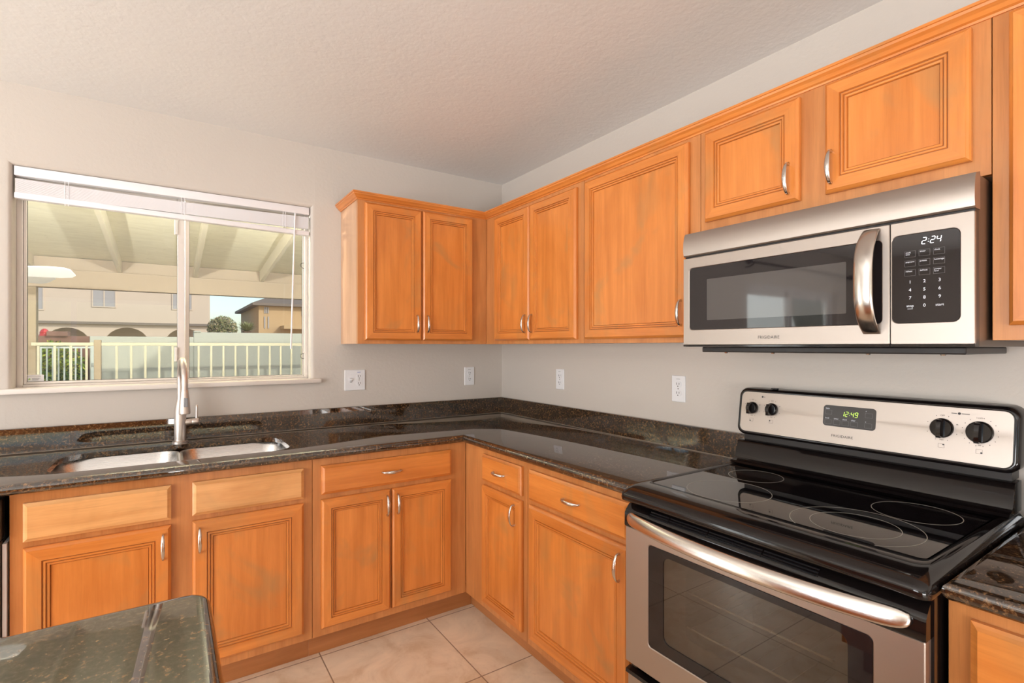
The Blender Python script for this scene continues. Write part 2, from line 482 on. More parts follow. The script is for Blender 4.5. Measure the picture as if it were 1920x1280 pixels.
bm = NB(); box(bm, WX0+.032, xs-.011, YW+.014, YW+.018, WZ0+.024, WZ1-.052); obj('pane', bm, GLASS, sash)
bm = NB(); rectframe(bm, WX0+.0305, xs-.0095, WZ0+.0225, WZ1-.0505, YW+.012, YW+.020, .0022, .0022, .0022, .0022, 0); obj('gasket', bm, VINYLD, sash)
bm = NB(); rectframe(bm, xs+.021, WX1-.015, WZ0+.013, WZ1-.031, YW+.034, YW+.058, .018, .004, .006, .02); sash2 = obj('sash', bm, VINYL, win)
bm = NB(); box(bm, xs+.040, WX1-.020, YW+.044, YW+.048, WZ0+.020, WZ1-.052); obj('pane', bm, GLASS, sash2)
bm = NB(); rectframe(bm, xs+.0385, WX1-.0185, WZ0+.0185, WZ1-.0505, YW+.042, YW+.050, .0022, .0022, .0022, .0022, 0); obj('gasket', bm, VINYLD, sash2)
for z in (1.315, 2.02-.09):
    bm = NB(); box(bm, xs-.022, xs-.010, YW-.006, YW+.012, z-.035, z+.035, .003); obj('latch', bm, VINYL, win)
for z in (1.30, 1.80):
    bm = NB(); tube(bm, [(WX1-.012, YW+.03, z+.016), (WX1-.030, YW+.02, z+.010), (WX1-.034, YW+.02, z), (WX1-.030, YW+.02, z-.010), (WX1-.012, YW+.03, z-.016)], .0016, 6)
    obj('wire_clip', bm, VINYLD, win)
# sill
bm = NB(); box(bm, WX0-.10, WX1+.048, -.030, YW+.004, WZ0-.021, WZ0+.001, .004); s = struct('trim_1', bm, VINYL, smooth=40)
s['label'] = 'almond sill board running under the sliding window'; s['category'] = 'window sill'
# sticker
stk = thing('window_sticker', (-2.345, YW+.0125, 1.213), 'small white alarm-style sticker with a green and blue mark on the window pane', 'sticker')
bm = NB(); wplate(bm, 'N', (-2.383, -2.307, 1.194, 1.231), .005, -(YW+.0138), -(YW+.0128)); obj('backing', bm, PLAST_W, stk)
bm = NB(); d = -(YW+.0126)
loft(bm, [[M('N', u, dd, v) for u, v in ((-2.369, 1.208), (-2.357, 1.2125), (-2.369, 1.217))] for dd in (d, d+.0002)]); obj('arrow_mark', bm, plain('navy_ink', (.03, .08, .35), .5), stk)
bm = NB()
loft(bm, [[M('N', u, dd, v) for u, v in ((-2.358, 1.208), (-2.349, 1.2125), (-2.354, 1.217))] for dd in (d, d+.0002)]); obj('leaf_mark', bm, plain('lime_ink', (.25, .6, .05), .5), stk)
bm = NB()
for i, (a, b_, z) in enumerate(((-2.345, -2.318, 1.2165), (-2.345, -2.322, 1.2125), (-2.345, -2.325, 1.2085))): wbox(bm, 'N', a, b_, d, d+.0002, z-.0008, z+.0008)
for i in range(12):
    a = -2.374+i*.0048; zz = 1.223+.0025*math.sin(pi*(i+.5)/12); wbox(bm, 'N', a, a+.0045, d, d+.0002, zz-.0006, zz+.0006)
obj('print_lines', bm, PRINT_G, stk)
# blind
bl = thing('window_blind', ((WX0+WX1)/2, .04, 2.10), 'white horizontal mini blind drawn up to the top of the sink window', 'blind')
BX0, BX1 = WX0+.004, WX1-.006
bm = NB(); box(bm, BX0, BX1, .012, .050, 2.062, 2.101, .003); obj('headrail', bm, BLIND, bl, smooth=40)
bm = NB()
ns = 21
for i in range(ns):
    z = 2.050-i*.0030
    for k in range(12):   # slats sag slightly between the ladder cords
        u0 = BX0+.003+(BX1-BX0-.006)*k/12; u1 = BX0+.003+(BX1-BX0-.006)*(k+1)/12
        def sag(u):
            f = (u-BX0)/(BX1-BX0); return -.0075*math.sin(pi*f)*(1-i/ns)*(1 if i > 0 else 1)
        P = []
        for u in (u0, u1):
            zz = z+sag(u)
            P.append([(u, .015, zz-.0004), (u, .030, zz+.0012), (u, .044, zz-.0008), (u, .044, zz-.0013), (u, .030, zz+.0002), (u, .015, zz-.0026)])
        loft(bm, P, False, False)
obj('slats', bm, SLAT, bl)
bm = NB(); box(bm, BX0, BX1, .012, .046, 1.960, 1.984, .004)
for p in bm.verts: p.co.z += .008-.018*(p.co.x-BX0)/(BX1-BX0)
obj('bottom_rail', bm, BLIND, bl, smooth=40)
for u in (WX0+.17, -1.80, WX1-.13):
    bm = NB()
    for dx in (-.006, .006): tube(bm, [(u+dx, .0145, 2.065), (u+dx, .0145, 2.0), (u+dx, .0145, 1.957)], .0012, 6)
    for k in range(5): tube(bm, [(u-.008, .0135, 2.045-k*.012), (u+.008, .013, 2.040-k*.012)], .0011, 5)
    obj('ladder_cord', bm, BLIND, bl)
bm = NB(); tube(bm, [(-1.300, .008, 2.06), (-1.304, .006, 1.95), (-1.322, .002, 1.34)], .0042, 8); obj('tilt_wand', bm, BLIND, bl, smooth=60)

# ---- sliding patio door of the breakfast nook (seen in reflections)
dr = thing('door_1', ((DX0+DX1)/2, .08, 0), 'white framed sliding glass patio door', 'door'); dr['kind'] = 'structure'
bm = NB(); rectframe(bm, DX0, DX1, 0.0, 2.0, .06, .14, .05, .05, .04, .05); obj('door_frame', bm, PLAST_W, dr)
mx_ = (DX0+DX1)/2
for a, b_, y in ((DX0+.052, mx_+.03, .07), (mx_-.03, DX1-.052, .105)):
    bm = NB(); rectframe(bm, a, b_, .042, 1.948, y, y+.03, .06, .06, .08, .06); pnl = obj('door_panel', bm, PLAST_W, dr)
    bm = NB(); box(bm, a+.061, b_-.061, y+.012, y+.016, .123, 1.887); obj('pane', bm, GLASS, pnl)
bm = NB(); box(bm, mx_+.0, mx_+.02, .045, .069, .95, 1.15, .004); obj('door_handle', bm, PLAST_W, dr)
cr = thing('curtain_rod', ((DX0+DX1)/2, -.09, 2.17), 'black curtain rod with ball ends above the patio door', 'curtain rod')
bm = NB(); tube(bm, [(DX0-.12, -.09, 2.17), (DX1+.12, -.09, 2.17)], .012, 12); obj('rod', bm, BLACK, cr, smooth=60)
for x in (DX0-.13, DX1+.13):
    bm = NB(); bmesh.ops.create_uvsphere(bm, u_segments=16, v_segments=10, radius=.032, matrix=Matrix.Translation((x, -.09, 2.17))); obj('finial', bm, BLACK, cr, smooth=60)
for x in (DX0-.04, DX1+.04):
    bm = NB(); tube(bm, [(x, -.001, 2.13), (x, -.05, 2.135), (x, -.09, 2.158)], .007, 8); obj('bracket', bm, BLACK, cr, smooth=60)

# windows behind the camera
w2 = thing('door_2', (-3.0, YB-.07, 0), 'white framed sliding glass door in the back wall', 'door'); w2['kind'] = 'structure'
bm = NB(); rectframe(bm, -4.3, -1.7, .0, 2.05, YB-.12, YB-.06, .05, .05, .05, .05); box(bm, -3.03, -2.97, YB-.115, YB-.065, .05, 2.0); obj('door_frame', bm, PLAST_W, w2)
bm = NB(); box(bm, -4.24, -3.04, YB-.092, YB-.088, .06, 1.99); obj('pane', bm, GLASS, w2)
bm = NB(); box(bm, -2.96, -1.76, YB-.092, YB-.088, .06, 1.99); obj('pane', bm, GLASS, w2)

# ---- ceiling fan above the camera, whose dome is mirrored in the window
fx, fy = -1.78, -2.42
fan = thing('ceiling_fan', (fx, fy, H), 'white kitchen ceiling fan with a frosted glass dome lamp', 'ceiling fan')
bm = NB(); lathe(bm, (fx, fy, H-.001), [(.07, 0), (.07, -.02), (.03, -.035)]); obj('canopy', bm, PLAST_W, fan, smooth=40)
bm = NB(); lathe(bm, (fx, fy, H-.03), [(.05, 0), (.11, -.02), (.12, -.06), (.08, -.09)]); obj('motor_housing', bm, PLAST_W, fan, smooth=40)
for k in range(5):
    a = 2*pi*k/5+.15
    c, s_ = math.cos(a), math.sin(a)
    def R(r, t, z): return Vector((fx+c*r-s_*t, fy+s_*r+c*t, z))
    bm = NB(); loft(bm, [[R(.10, -.02, H-.085), R(.10, .02, H-.075), R(.10, .02, H-.079), R(.10, -.02, H-.089)], [R(.2, -.03, H-.092), R(.2, .03, H-.078), R(.2, .03, H-.082), R(.2, -.03, H-.096)]]); br_ = obj('blade_arm', bm, PLAST_W, fan)
    bm = NB()
    loft(bm, [[R(r, -wd, H-.098), R(r, wd, H-.078), R(r, wd, H-.084), R(r, -wd, H-.104)] for r, wd in ((.18, .045), (.25, .056), (.50, .062), (.56, .055), (.58, .03))])
    obj('blade', bm, PLAST_W, fan, smooth=30)
bm = NB(); lathe(bm, (fx, fy, H-.12), [(.10, 0), (.118, -.012), (.112, -.045), (.085, -.075), (.045, -.093), (.004, -.098)]); obj('lamp_dome', bm, FROST, fan, smooth=60)
lamp('added_bounce_uplight', 'AREA', (fx, fy, H-.105), 180, (.92, .97, 1), rot=(pi, 0, 0), shape='DISK', size=.2)  # disk lamp added at the fan, standing in for flash bounced off the ceiling

# ------------------------------------------------------------------ cabinets
TH = .0205
def handle(wl, u, v, face, vert, parent, L=.098):
    bm = NB(); n = 22; prof = []
    for i in range(n+1):
        s = -1+2*i/n
        out = .0035+.024*math.sqrt(max(0, 1-s*s*.985))**1.1 if abs(s) < 1 else .003
        wd = .0032+.0036*(1-s*s)
        a, b_ = (u, v+s*L/2) if vert else (u+s*L/2, v)
        th = .0022+.0012*(1-s*s)
        Lp = []
        for k in range(10):
            t = 2*pi*k/10
            cw, co = wd*math.cos(t), th*math.sin(t)
            Lp.append(M(wl, a+(cw if vert else 0), face+out+co, b_+(0 if vert else cw)))
        prof.append(Lp)
    loft(bm, prof)
    for sg in (-1, 1):
        a, b_ = (u, v+sg*(L/2-.006)) if vert else (u+sg*(L/2-.006), v)
        lathe(bm, M(wl, a, face+.0002, b_), [(.0042, 0), (.0036, .004), (.0034, .014)], axis=(M(wl, 0, 1, 0)), n=12)
    o = obj('handle', bm, NICKB, parent, smooth=50)
    o['label'] = 'arched satin nickel pull'
    return o
FR = [(0, 0), (0, .011), (.003, .0145), (.008, .0185), (.010, TH), (.046, TH), (.0475, .0160), (.0495, .0160), (.0510, .0185), (.056, .0185), (.0575, .0140), (.0592, .0140), (.0602, .0158), (.0660, .0152), (.0672, .0095), (.0685, .0085)]
GROOVE = {(.0475, .0495), (.0575, .0592), (.0672, .0685)}
W_G = wood('maple_dark_glaze', (.26, .085, .022), (.34, .12, .032), 'v', .5, .1)
def door(wl, rect, face, parent, hnd=None, scale=1.0, dist='door'):
    bm = NB(); prof = [(a*scale, h) for a, h in FR]
    LR = rings(bm, wl, rect, prof, face+.0012)
    for k, (q, q2) in enumerate(zip(FR, FR[1:])):
        if (q[0], q2[0]) in GROOVE:
            for f in bm.faces:
                if len(f.verts) == 4 and all(v in LR[k] or v in LR[k+1] for v in f.verts) and any(v in LR[k] for v in f.verts) and any(v in LR[k+1] for v in f.verts): f.material_index = 2
    o = obj(dist, bm, [W_V, W_H, W_G], parent)
    bm = NB(); i = prof[-1][0]+.0004; u0, u1 = sorted(rect[:2])
    wbox(bm, wl, u0+i, u1-i, face+.0100, face+.0117, rect[2]+i, rect[3]-i)
    obj('centre_panel', bm, W_P, o)
    if hnd: handle(wl, hnd[0], hnd[1], face+TH+.0012, True, o)
    return o
def drawer(wl, rect, face, parent, hnd=True, mat=None, name='drawer_front'):
    bm = NB()
    rings(bm, wl, rect, [(0, 0), (0, .011), (.006, .015), (.010, TH-.002), (.012, TH)], face+.0012)
    o = obj(name, bm, [mat or W_H]*2, parent)
    if hnd: handle(wl, (rect[0]+rect[1])/2, (rect[2]+rect[3])/2, face+TH+.0012, False, o)
    return o
def carcass(wl, u0, u1, dep, v0, v1, parent, face, top=True, wallgap=.0015, mats=None):
    """hollow box of panels behind a face frame, plus the frame itself"""
    u0, u1 = sorted((u0, u1)); g = .0004; t = .016
    bm = NB()
    wbox(bm, wl, u0+g, u0+t, wallgap, dep, v0, v1); wbox(bm, wl, u1-t, u1-g, wallgap, dep, v0, v1)
    wbox(bm, wl, u0+t, u1-t, wallgap, dep, v0, v0+t); wbox(bm, wl, u0+t, u1-t, wallgap, wallgap+.006, v0+t, v1-(t if top else 0))
    if top: wbox(bm, wl, u0+t, u1-t, wallgap, dep, v1-t, v1)
    obj('carcass', bm, mats or W_S, parent)
    bm = NB(); wbox(bm, wl, u0+g, u1-g, dep+.0005, face, v0, v1, .0008)
    return obj('face_frame', bm, W_F, parent)
UF, UZ0, UZ1 = .305, 1.367, 2.118     # upper face distance, bottom, top
BF, BZ0, BZ1 = .610, .112, .8755       # base face distance
UCAT = 'wall cabinet'; BCAT = 'base cabinet'
# uppers, window wall
c = thing('wall_cabinet', (-.68, 0, UZ0), 'two-door maple wall cabinet right of the window, with an exposed left side', UCAT, 'maple wall cabinets')
carcass('N', -1.064, -.3065, UF-.019, UZ0, UZ1, c, UF)
door('N', (-1.030, -.722, 1.386, 2.086), UF, c, (-.752, 1.474), .85)
door('N', (-.714, -.405, 1.386, 2.086), UF, c, (-.692, 1.474), .85)
# uppers, right wall
c = thing('wall_cabinet', (0, -.60, UZ0), 'two-door maple wall cabinet in the corner on the right-hand wall', UCAT, 'maple wall cabinets')
carcass('E', -.0015, -1.158, UF-.019, UZ0, UZ1, c, UF)
door('E', (-.420, -.755, 1.386, 2.078), UF, c, (-.730, 1.470), .85)
door('E', (-.762, -1.118, 1.386, 2.078), UF, c, (-.790, 1.470), .85)
c = thing('wall_cabinet', (0, -1.46, UZ0), 'wide single-door maple wall cabinet just left of the microwave', UCAT, 'maple wall cabinets')
carcass('E', -1.159, -1.764, UF-.019, UZ0, UZ1, c, UF)
door('E', (-1.176, -1.722, 1.386, 2.083), UF, c, (-1.699, 1.474), .85)
c = thing('wall_cabinet', (0, -2.15, 1.752), 'short two-door maple wall cabinet above the microwave', UCAT, 'maple wall cabinets')
carcass('E', -1.765, -2.5285, UF-.019, 1.744, UZ1, c, UF)
door('E', (-1.790, -2.109, 1.782, 2.086), UF, c, (-2.082, 1.851), .85)
door('E', (-2.180, -2.496, 1.782, 2.090), UF, c, (-2.200, 1.851), .85)
c = thing('wall_cabinet', (0, -2.9, UZ0), 'tall maple wall cabinet at the right edge, right of the microwave', UCAT, 'maple wall cabinets')
carcass('E', -2.5295, -3.30, UF-.019, UZ0, UZ1, c, UF)
door('E', (-2.560, -2.912, 1.400, 2.090), UF, c, None, .85)
door('E', (-2.918, -3.270, 1.400, 2.090), UF, c, None, .85)
# crown moulding swept along both runs
bm = NB(); CP = [(0, 2.098), (.004, 2.098), (.006, 2.103), (.012, 2.106), (.018, 2.114), (.026, 2.120), (.028, 2.126), (.031, 2.127), (.031, 2.134), (-.012, 2.134), (-.012, 2.1185), (0, 2.1185)]
path = [(-1.0645, -.0015), (-1.0645, -UF), (-UF, -UF), (-UF, -3.30)]
nrm = [Vector((-1, 0)), Vector((-1, -1)), Vector((-1, -1)), Vector((-1, 0))]
loft(bm, [[Vector((p[0]+n_.x*o, p[1]+n_.y*o, z)) for o, z in CP] for p, n_ in zip(path, nrm)])
tag(obj('crown_moulding', bm, W_H, loc=(-.3, -.3, 2.1)), 'stained maple crown strip running along the tops of all wall cabinets', 'moulding')

# base cabinets, window wall
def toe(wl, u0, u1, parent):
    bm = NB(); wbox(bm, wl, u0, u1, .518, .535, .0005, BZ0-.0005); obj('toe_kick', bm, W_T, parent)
c = thing('base_cabinet', (-1.81, 0, 0), 'maple sink base cabinet with two false fronts over two doors', BCAT, 'maple base cabinets')
carcass('N', -2.284, -1.351, BF-.019, BZ0, BZ1, c, BF, top=False)
drawer('N', (-2.250, -1.849, .716, .842), BF, c, False, W_L, 'false_front')
drawer('N', (-1.783, -1.387, .716, .842), BF, c, False, W_L, 'false_front')
door('N', (-2.250, -1.849, .147, .696), BF, c, (-1.874, .624))
door('N', (-1.783, -1.387, .147, .696), BF, c, (-1.760, .624))
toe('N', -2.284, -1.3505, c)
c = thing('base_cabinet', (-.95, 0, 0), 'maple base cabinet right of the sink, one wide drawer over two doors', BCAT, 'maple base cabinets')
carcass('N', -1.350, -.6105, BF-.019, BZ0, BZ1, c, BF)
drawer('N', (-1.316, -.698, .720, .843), BF, c, True, W_H)
door('N', (-1.316, -1.011, .147, .698), BF, c, (-1.030, .628), .85)
door('N', (-1.003, -.698, .147, .698), BF, c, (-.980, .628), .85)
toe('N', -1.350, -.536, c)
c = thing('base_cabinet', (0, -.88, 0), 'narrow maple corner base cabinet, small drawer over a slim door', BCAT, 'maple base cabinets')
carcass('E', -.6115, -1.145, BF-.019, BZ0, BZ1, c, BF)
drawer('E', (-.798, -1.119, .722, .846), BF, c)
door('E', (-.798, -1.119, .147, .700), BF, c, (-1.078, .632), .8)
toe('E', -.536, -1.1455, c)
c = thing('base_cabinet', (0, -1.45, 0), 'maple base cabinet beside the range, drawer over one wide door', BCAT, 'maple base cabinets')
carcass('E', -1.146, -1.757, BF-.019, BZ0, BZ1, c, BF)
drawer('E', (-1.175, -1.727, .722, .846), BF, c)
door('E', (-1.175, -1.727, .147, .702), BF, c, (-1.692, .630))
toe('E', -1.146, -1.757, c)
c = thing('base_cabinet', (0, -2.9, 0), 'maple base cabinet right of the range under the cut countertop', BCAT, 'maple base cabinets')
carcass('E', -2.536, -3.30, BF-.019, BZ0, BZ1, c, BF)
drawer('E', (-2.572, -3.27, .718, .846), BF, c)
door('E', (-2.572, -2.918, .147, .700), BF, c)
door('E', (-2.924, -3.27, .147, .700), BF, c)
toe('E', -2.536, -3.30, c)

# ------------------------------------------------------------------ countertops
def offpoly(P, d):
    """inward offset of a counter-clockwise polygon"""
    out = []; n = len(P)
    for i in range(n):
        a, b_, c_ = Vector(P[i-1]), Vector(P[i]), Vector(P[(i+1) % n])
        e1 = (b_-a).normalized(); e2 = (c_-b_).normalized()
        n1 = Vector((-e1.y, e1.x)); n2 = Vector((-e2.y, e2.x))
        k = n1+n2; L = k.length
        if L < 1e-6: out.append(b_+n1*d); continue
        k /= L; out.append(b_+k*(d/max(k.dot(n1), .3)))
    return out
def slab(P, z0, z1, hole=None, r=None):
    bm = NB(); h = z1-z0; r = r or h*.48
    L = []
    for i in range(7):
        a = -pi/2+pi*i/6
        L.append((r*(1-math.cos(a)), z0+h/2+h/2*math.sin(a)))
    vs = [[bm.verts.new((p.x, p.y, z)) for p in offpoly(P, o)] for o, z in L]
    n = len(P)
    if hole:      # 2 cm slab behind a built-up front edge
        zt = z1-.0205
        for o, z in ((.040, z0), (.041, zt)): vs.insert(0, [bm.verts.new((p.x, p.y, z)) for p in offpoly(P, o)])
        z0 = zt
    for a, b_ in zip(vs, vs[1:]):
        for i in range(n):
            j = (i+1) % n; bm.faces.new((a[i], a[j], b_[j], b_[i]))
    if not hole:
        bm.faces.new(vs[0]); bm.faces.new(vs[-1]); return bm
    hv = [[bm.verts.new((x+(cx_-x)*k, y+(cy_-y)*k, z)) for x, y in hole for cx_, cy_ in [hc]] for z, k in ((z0, 0), (z1-.003, 0), (z1, 0)) for hc in [(0, 0)]]
    m = len(hole)
    for a, b_ in zip(hv, hv[1:]):
        for i in range(m):
            j = (i+1) % m; bm.faces.new((a[i], a[j], b_[j], b_[i]))
    for ov, iv in ((vs[0], hv[0]), (vs[-1], hv[-1])):
        es = []
        for lp in (ov, iv):
            for i in range(len(lp)):
                e = bm.edges.get((lp[i], lp[(i+1) % len(lp)]))
                es.append(e)
        bmesh.ops.triangle_fill(bm, use_beauty=True, use_dissolve=False, edges=es)
    return bm
CZ0, CZ1 = .8765, .914
SKX0, SKX1, SKY0, SKY1 = -2.215, -1.415, -.545, -.160
def srect(x0, x1, y0, y1, rf, rb, n=10):
    P = []
    for cx_, cy_, a0, r in ((x1-rb, y1-rb, 0, rb), (x0+rb, y1-rb, pi/2, rb), (x0+rf, y0+rf, pi, rf), (x1-rf, y0+rf, 3*pi/2, rf)):
        for i in range(n+1):
            a = a0+pi/2*i/n; P.append((cx_+r*math.cos(a), cy_+r*math.sin(a)))
    return P
hole = srect(SKX0, SKX1, SKY0, SKY1, .085, .12)
LP = [(-2.93, -.002), (-2.93, -.652), (-.652, -.652), (-.652, -1.757), (-.002, -1.757), (-.002, -.002)]
ct = obj('countertop', slab(LP, CZ0, CZ1, hole), GR, loc=(-.652, -.652, CZ0), smooth=40)
tag(ct, 'L-shaped polished brown granite countertop holding the sink', 'countertop')
RP = [(-.652, -3.32), (-.002, -3.32), (-.002, -2.537), (-.652, -2.537)]
tag(obj('countertop', slab(RP, CZ0, CZ1), GR, loc=(-.33, -2.9, CZ0), smooth=40), 'short polished brown granite countertop at the right side of the range', 'countertop')
BEAD = plain('tan_silicone', (.34, .28, .22), .4)
def splash(r, label):
    bm = NB(); box(bm, *r, bev=.0015); t = tag(obj('backsplash', bm, GR, loc=(r[0], r[2], r[4])), label, 'backsplash')
    bm = NB()
    a = (r[0], r[2]-.0005, CZ1+.0012) if r[1]-r[0] > .1 else (r[0]-.0005, r[2], CZ1+.0012)
    b_ = (r[1]-.0, r[2]-.0005, CZ1+.0012) if r[1]-r[0] > .1 else (r[0]-.0005, r[3]-.02, CZ1+.0012)
    tube(bm, [a, b_], .0013, 6); o = obj('silicone_bead', bm, BEAD, t); o['label'] = 'thin tan caulk line'
splash((-2.93, -.0205, -.021, -.001, CZ1+.0003, 1.016), 'low brown granite backsplash strip under the window')
splash((-.021, -.001, -1.757, -.0012, CZ1+.0003, 1.016), 'low brown granite backsplash strip between the corner and the range')
splash((-.021, -.001, -3.30, -2.537, CZ1+.0003, 1.016), 'low brown granite backsplash strip right of the range')
# dishwasher support panel end
# ------------------------------------------------------------------ sink
sk = thing('sink', (-1.815, -.35, .70), 'undermount stainless steel double-bowl sink set in the countertop', 'sink')
def bowl(x0, x1, y0, y1, zt, zb, rc):
    bm = NB(); L = []
    def lp(o, z, r): return [Vector((x, y, z)) for x, y in srect(x0+o, x1-o, y0+o, y1-o, max(r-o, .02), max(r-o, .02), 8)]
    L.append(lp(-.0115, zt-.003, rc+.01)); L.append(lp(-.0115, zt, rc+.01)); L.append(lp(-.003, zt, rc)); L.append(lp(0, zt-.003, rc)); L.append(lp(.004, zb+.05, rc))
    for i in range(1, 6):
        a = pi/2*i/5; L.append(lp(.004+.04*(1-math.cos(a)), zb+.05-.05*math.sin(a), rc))
    inner = L; outer = [[p+Vector((0, 0, -.0015)) for p in l] for l in L]
    vs = loft(bm, inner, False, True)
    return bm
xm = -1.818
for a, b_ in ((SKX0-.010, xm-.012), (xm+.012, SKX1+.008)):
    bm = bowl(a, b_, SKY0-.008, SKY1+.006, .8925, .70, .075)
    bw = obj('bowl', bm, ST_S, sk, smooth=60)
    xc, yc = (a+b_)/2, -.33
    bm = NB(); lathe(bm, (xc, yc, .7005), [(.045, 0), (.045, .002), (.038, .003), (.030, -.0), (.008, .0005), (.002, .001)]); obj('drain', bm, CHROME, sk, smooth=40)
# ------------------------------------------------------------------ faucet
fp = Vector((-1.813, -.088, CZ1))
fc = thing('faucet', fp, 'brushed nickel pull-down gooseneck faucet behind the sink', 'faucet')
bm = NB(); lathe(bm, fp+Vector((0, 0, .0003)), [(.033, 0), (.033, .004), (.027, .007)]); obj('base_ring', bm, NICK, fc, smooth=40)
bm = NB(); lathe(bm, fp+Vector((0, 0, .007)), [(.0235, 0), (.0235, .125), (.022, .145), (.017, .175), (.0135, .19)]); obj('body', bm, NICK, fc, smooth=40)
pts = [fp+Vector((0, 0, .195)), fp+Vector((0, 0, .24))]; R_ = .098
for i in range(0, 19):
    a = pi*i/18; pts.append(fp+Vector((.0065*(1-math.cos(a)), -R_+R_*math.cos(a), .281+R_*math.sin(a)*1.0)))
pts.append(fp+Vector((.013, -2*R_, .25)))
bm = NB(); tube(bm, pts, .0128, 16, up=(1, 0, 0)); obj('gooseneck', bm, NICK, fc, smooth=60)
hp = fp+Vector((.013, -2*R_, .25))
bm = NB(); lathe(bm, hp, [(.0135, .002), (.0150, -.004), (.0155, -.012), (.0190, -.045), (.0215, -.085), (.0218, -.098), (.0190, -.101), (.015, -.0985)]); obj('spray_head', bm, NICK, fc, smooth=40)
bm = NB(); hb = hp+Vector((.004, -.0205, -.05)); box(bm, hb.x-.008, hb.x+.008, hb.y-.002, hb.y+.006, hb.z-.020, hb.z+.020, .003); obj('spray_button', bm, SOAPG, fc)
bm = NB(); lathe(bm, fp+Vector((.016, 0, .088)), [(.013, 0), (.0155, .012), (.0155, .028), (.0148, .029), (.0155, .030), (.0155, .052), (.0135, .056)], axis=(1, 0, .06)); lv = obj('valve', bm, NICK, fc, smooth=40)
bm = NB(); tube(bm, [fp+Vector((.064, 0, .095)), fp+Vector((.064, 0, .12)), fp+Vector((.0645, 0, .150)), fp+Vector((.0645, 0, .164)), fp+Vector((.0645, 0, .167))], [.0058, .0055, .0052, .005, .002], 12); obj('lever', bm, NICK, lv, smooth=50)

# ------------------------------------------------------------------ dishwasher
dw = thing('dishwasher', (-2.59, -.3, 0), 'stainless dishwasher with black handle at the left edge', 'dishwasher')
bm = NB(); box(bm, -2.885, -2.300, -.585, -.05, .10, .872); obj('tub', bm, BLACK, dw)
bm = NB(); box(bm, -2.885, -2.303, -.632, -.586, .12, .728, .004); obj('door', bm, ST_Y, dw, smooth=40)
bm = NB(); box(bm, -2.885, -2.298, -.640, -.5865, .7295, .868, .012, 3); obj('control_panel', bm, BLACK, dw, smooth=40)
bm = NB(); box(bm, -2.299, -2.289, -.618, -.05, .10, .72); obj('side_trim', bm, PLAST_W, dw)
bm = NB(); box(bm, -2.885, -2.300, -.56, -.54, .0005, .098); obj('toe_kick', bm, BLACK, dw)

# ------------------------------------------------------------------ island
isl = thing('kitchen_island', (-2.5, -2.9, 0), 'maple kitchen island base under the foreground granite top', 'island')
bm = NB(); box(bm, -3.22, -1.86, -3.95, -1.87, .11, .8755, .002); obj('cabinet_body', bm, W_V, isl)
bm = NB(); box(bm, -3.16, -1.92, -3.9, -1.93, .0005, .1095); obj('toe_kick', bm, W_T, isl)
IP = []
for cx_, cy_, a0 in ((-1.835, -1.843, 0), (-3.21, -1.843, pi/2), (-3.21, -3.96, pi), (-1.835, -3.96, 3*pi/2)):
    for i in range(7):
        a = a0+pi/2*i/6; IP.append((cx_+.042*math.cos(a), cy_+.042*math.sin(a)))
tag(obj('island_countertop', slab(IP, CZ0, CZ1), GR, loc=(-2.5, -2.9, CZ0), smooth=40), 'glossy brown granite island top with rounded corner in the left foreground', 'countertop')

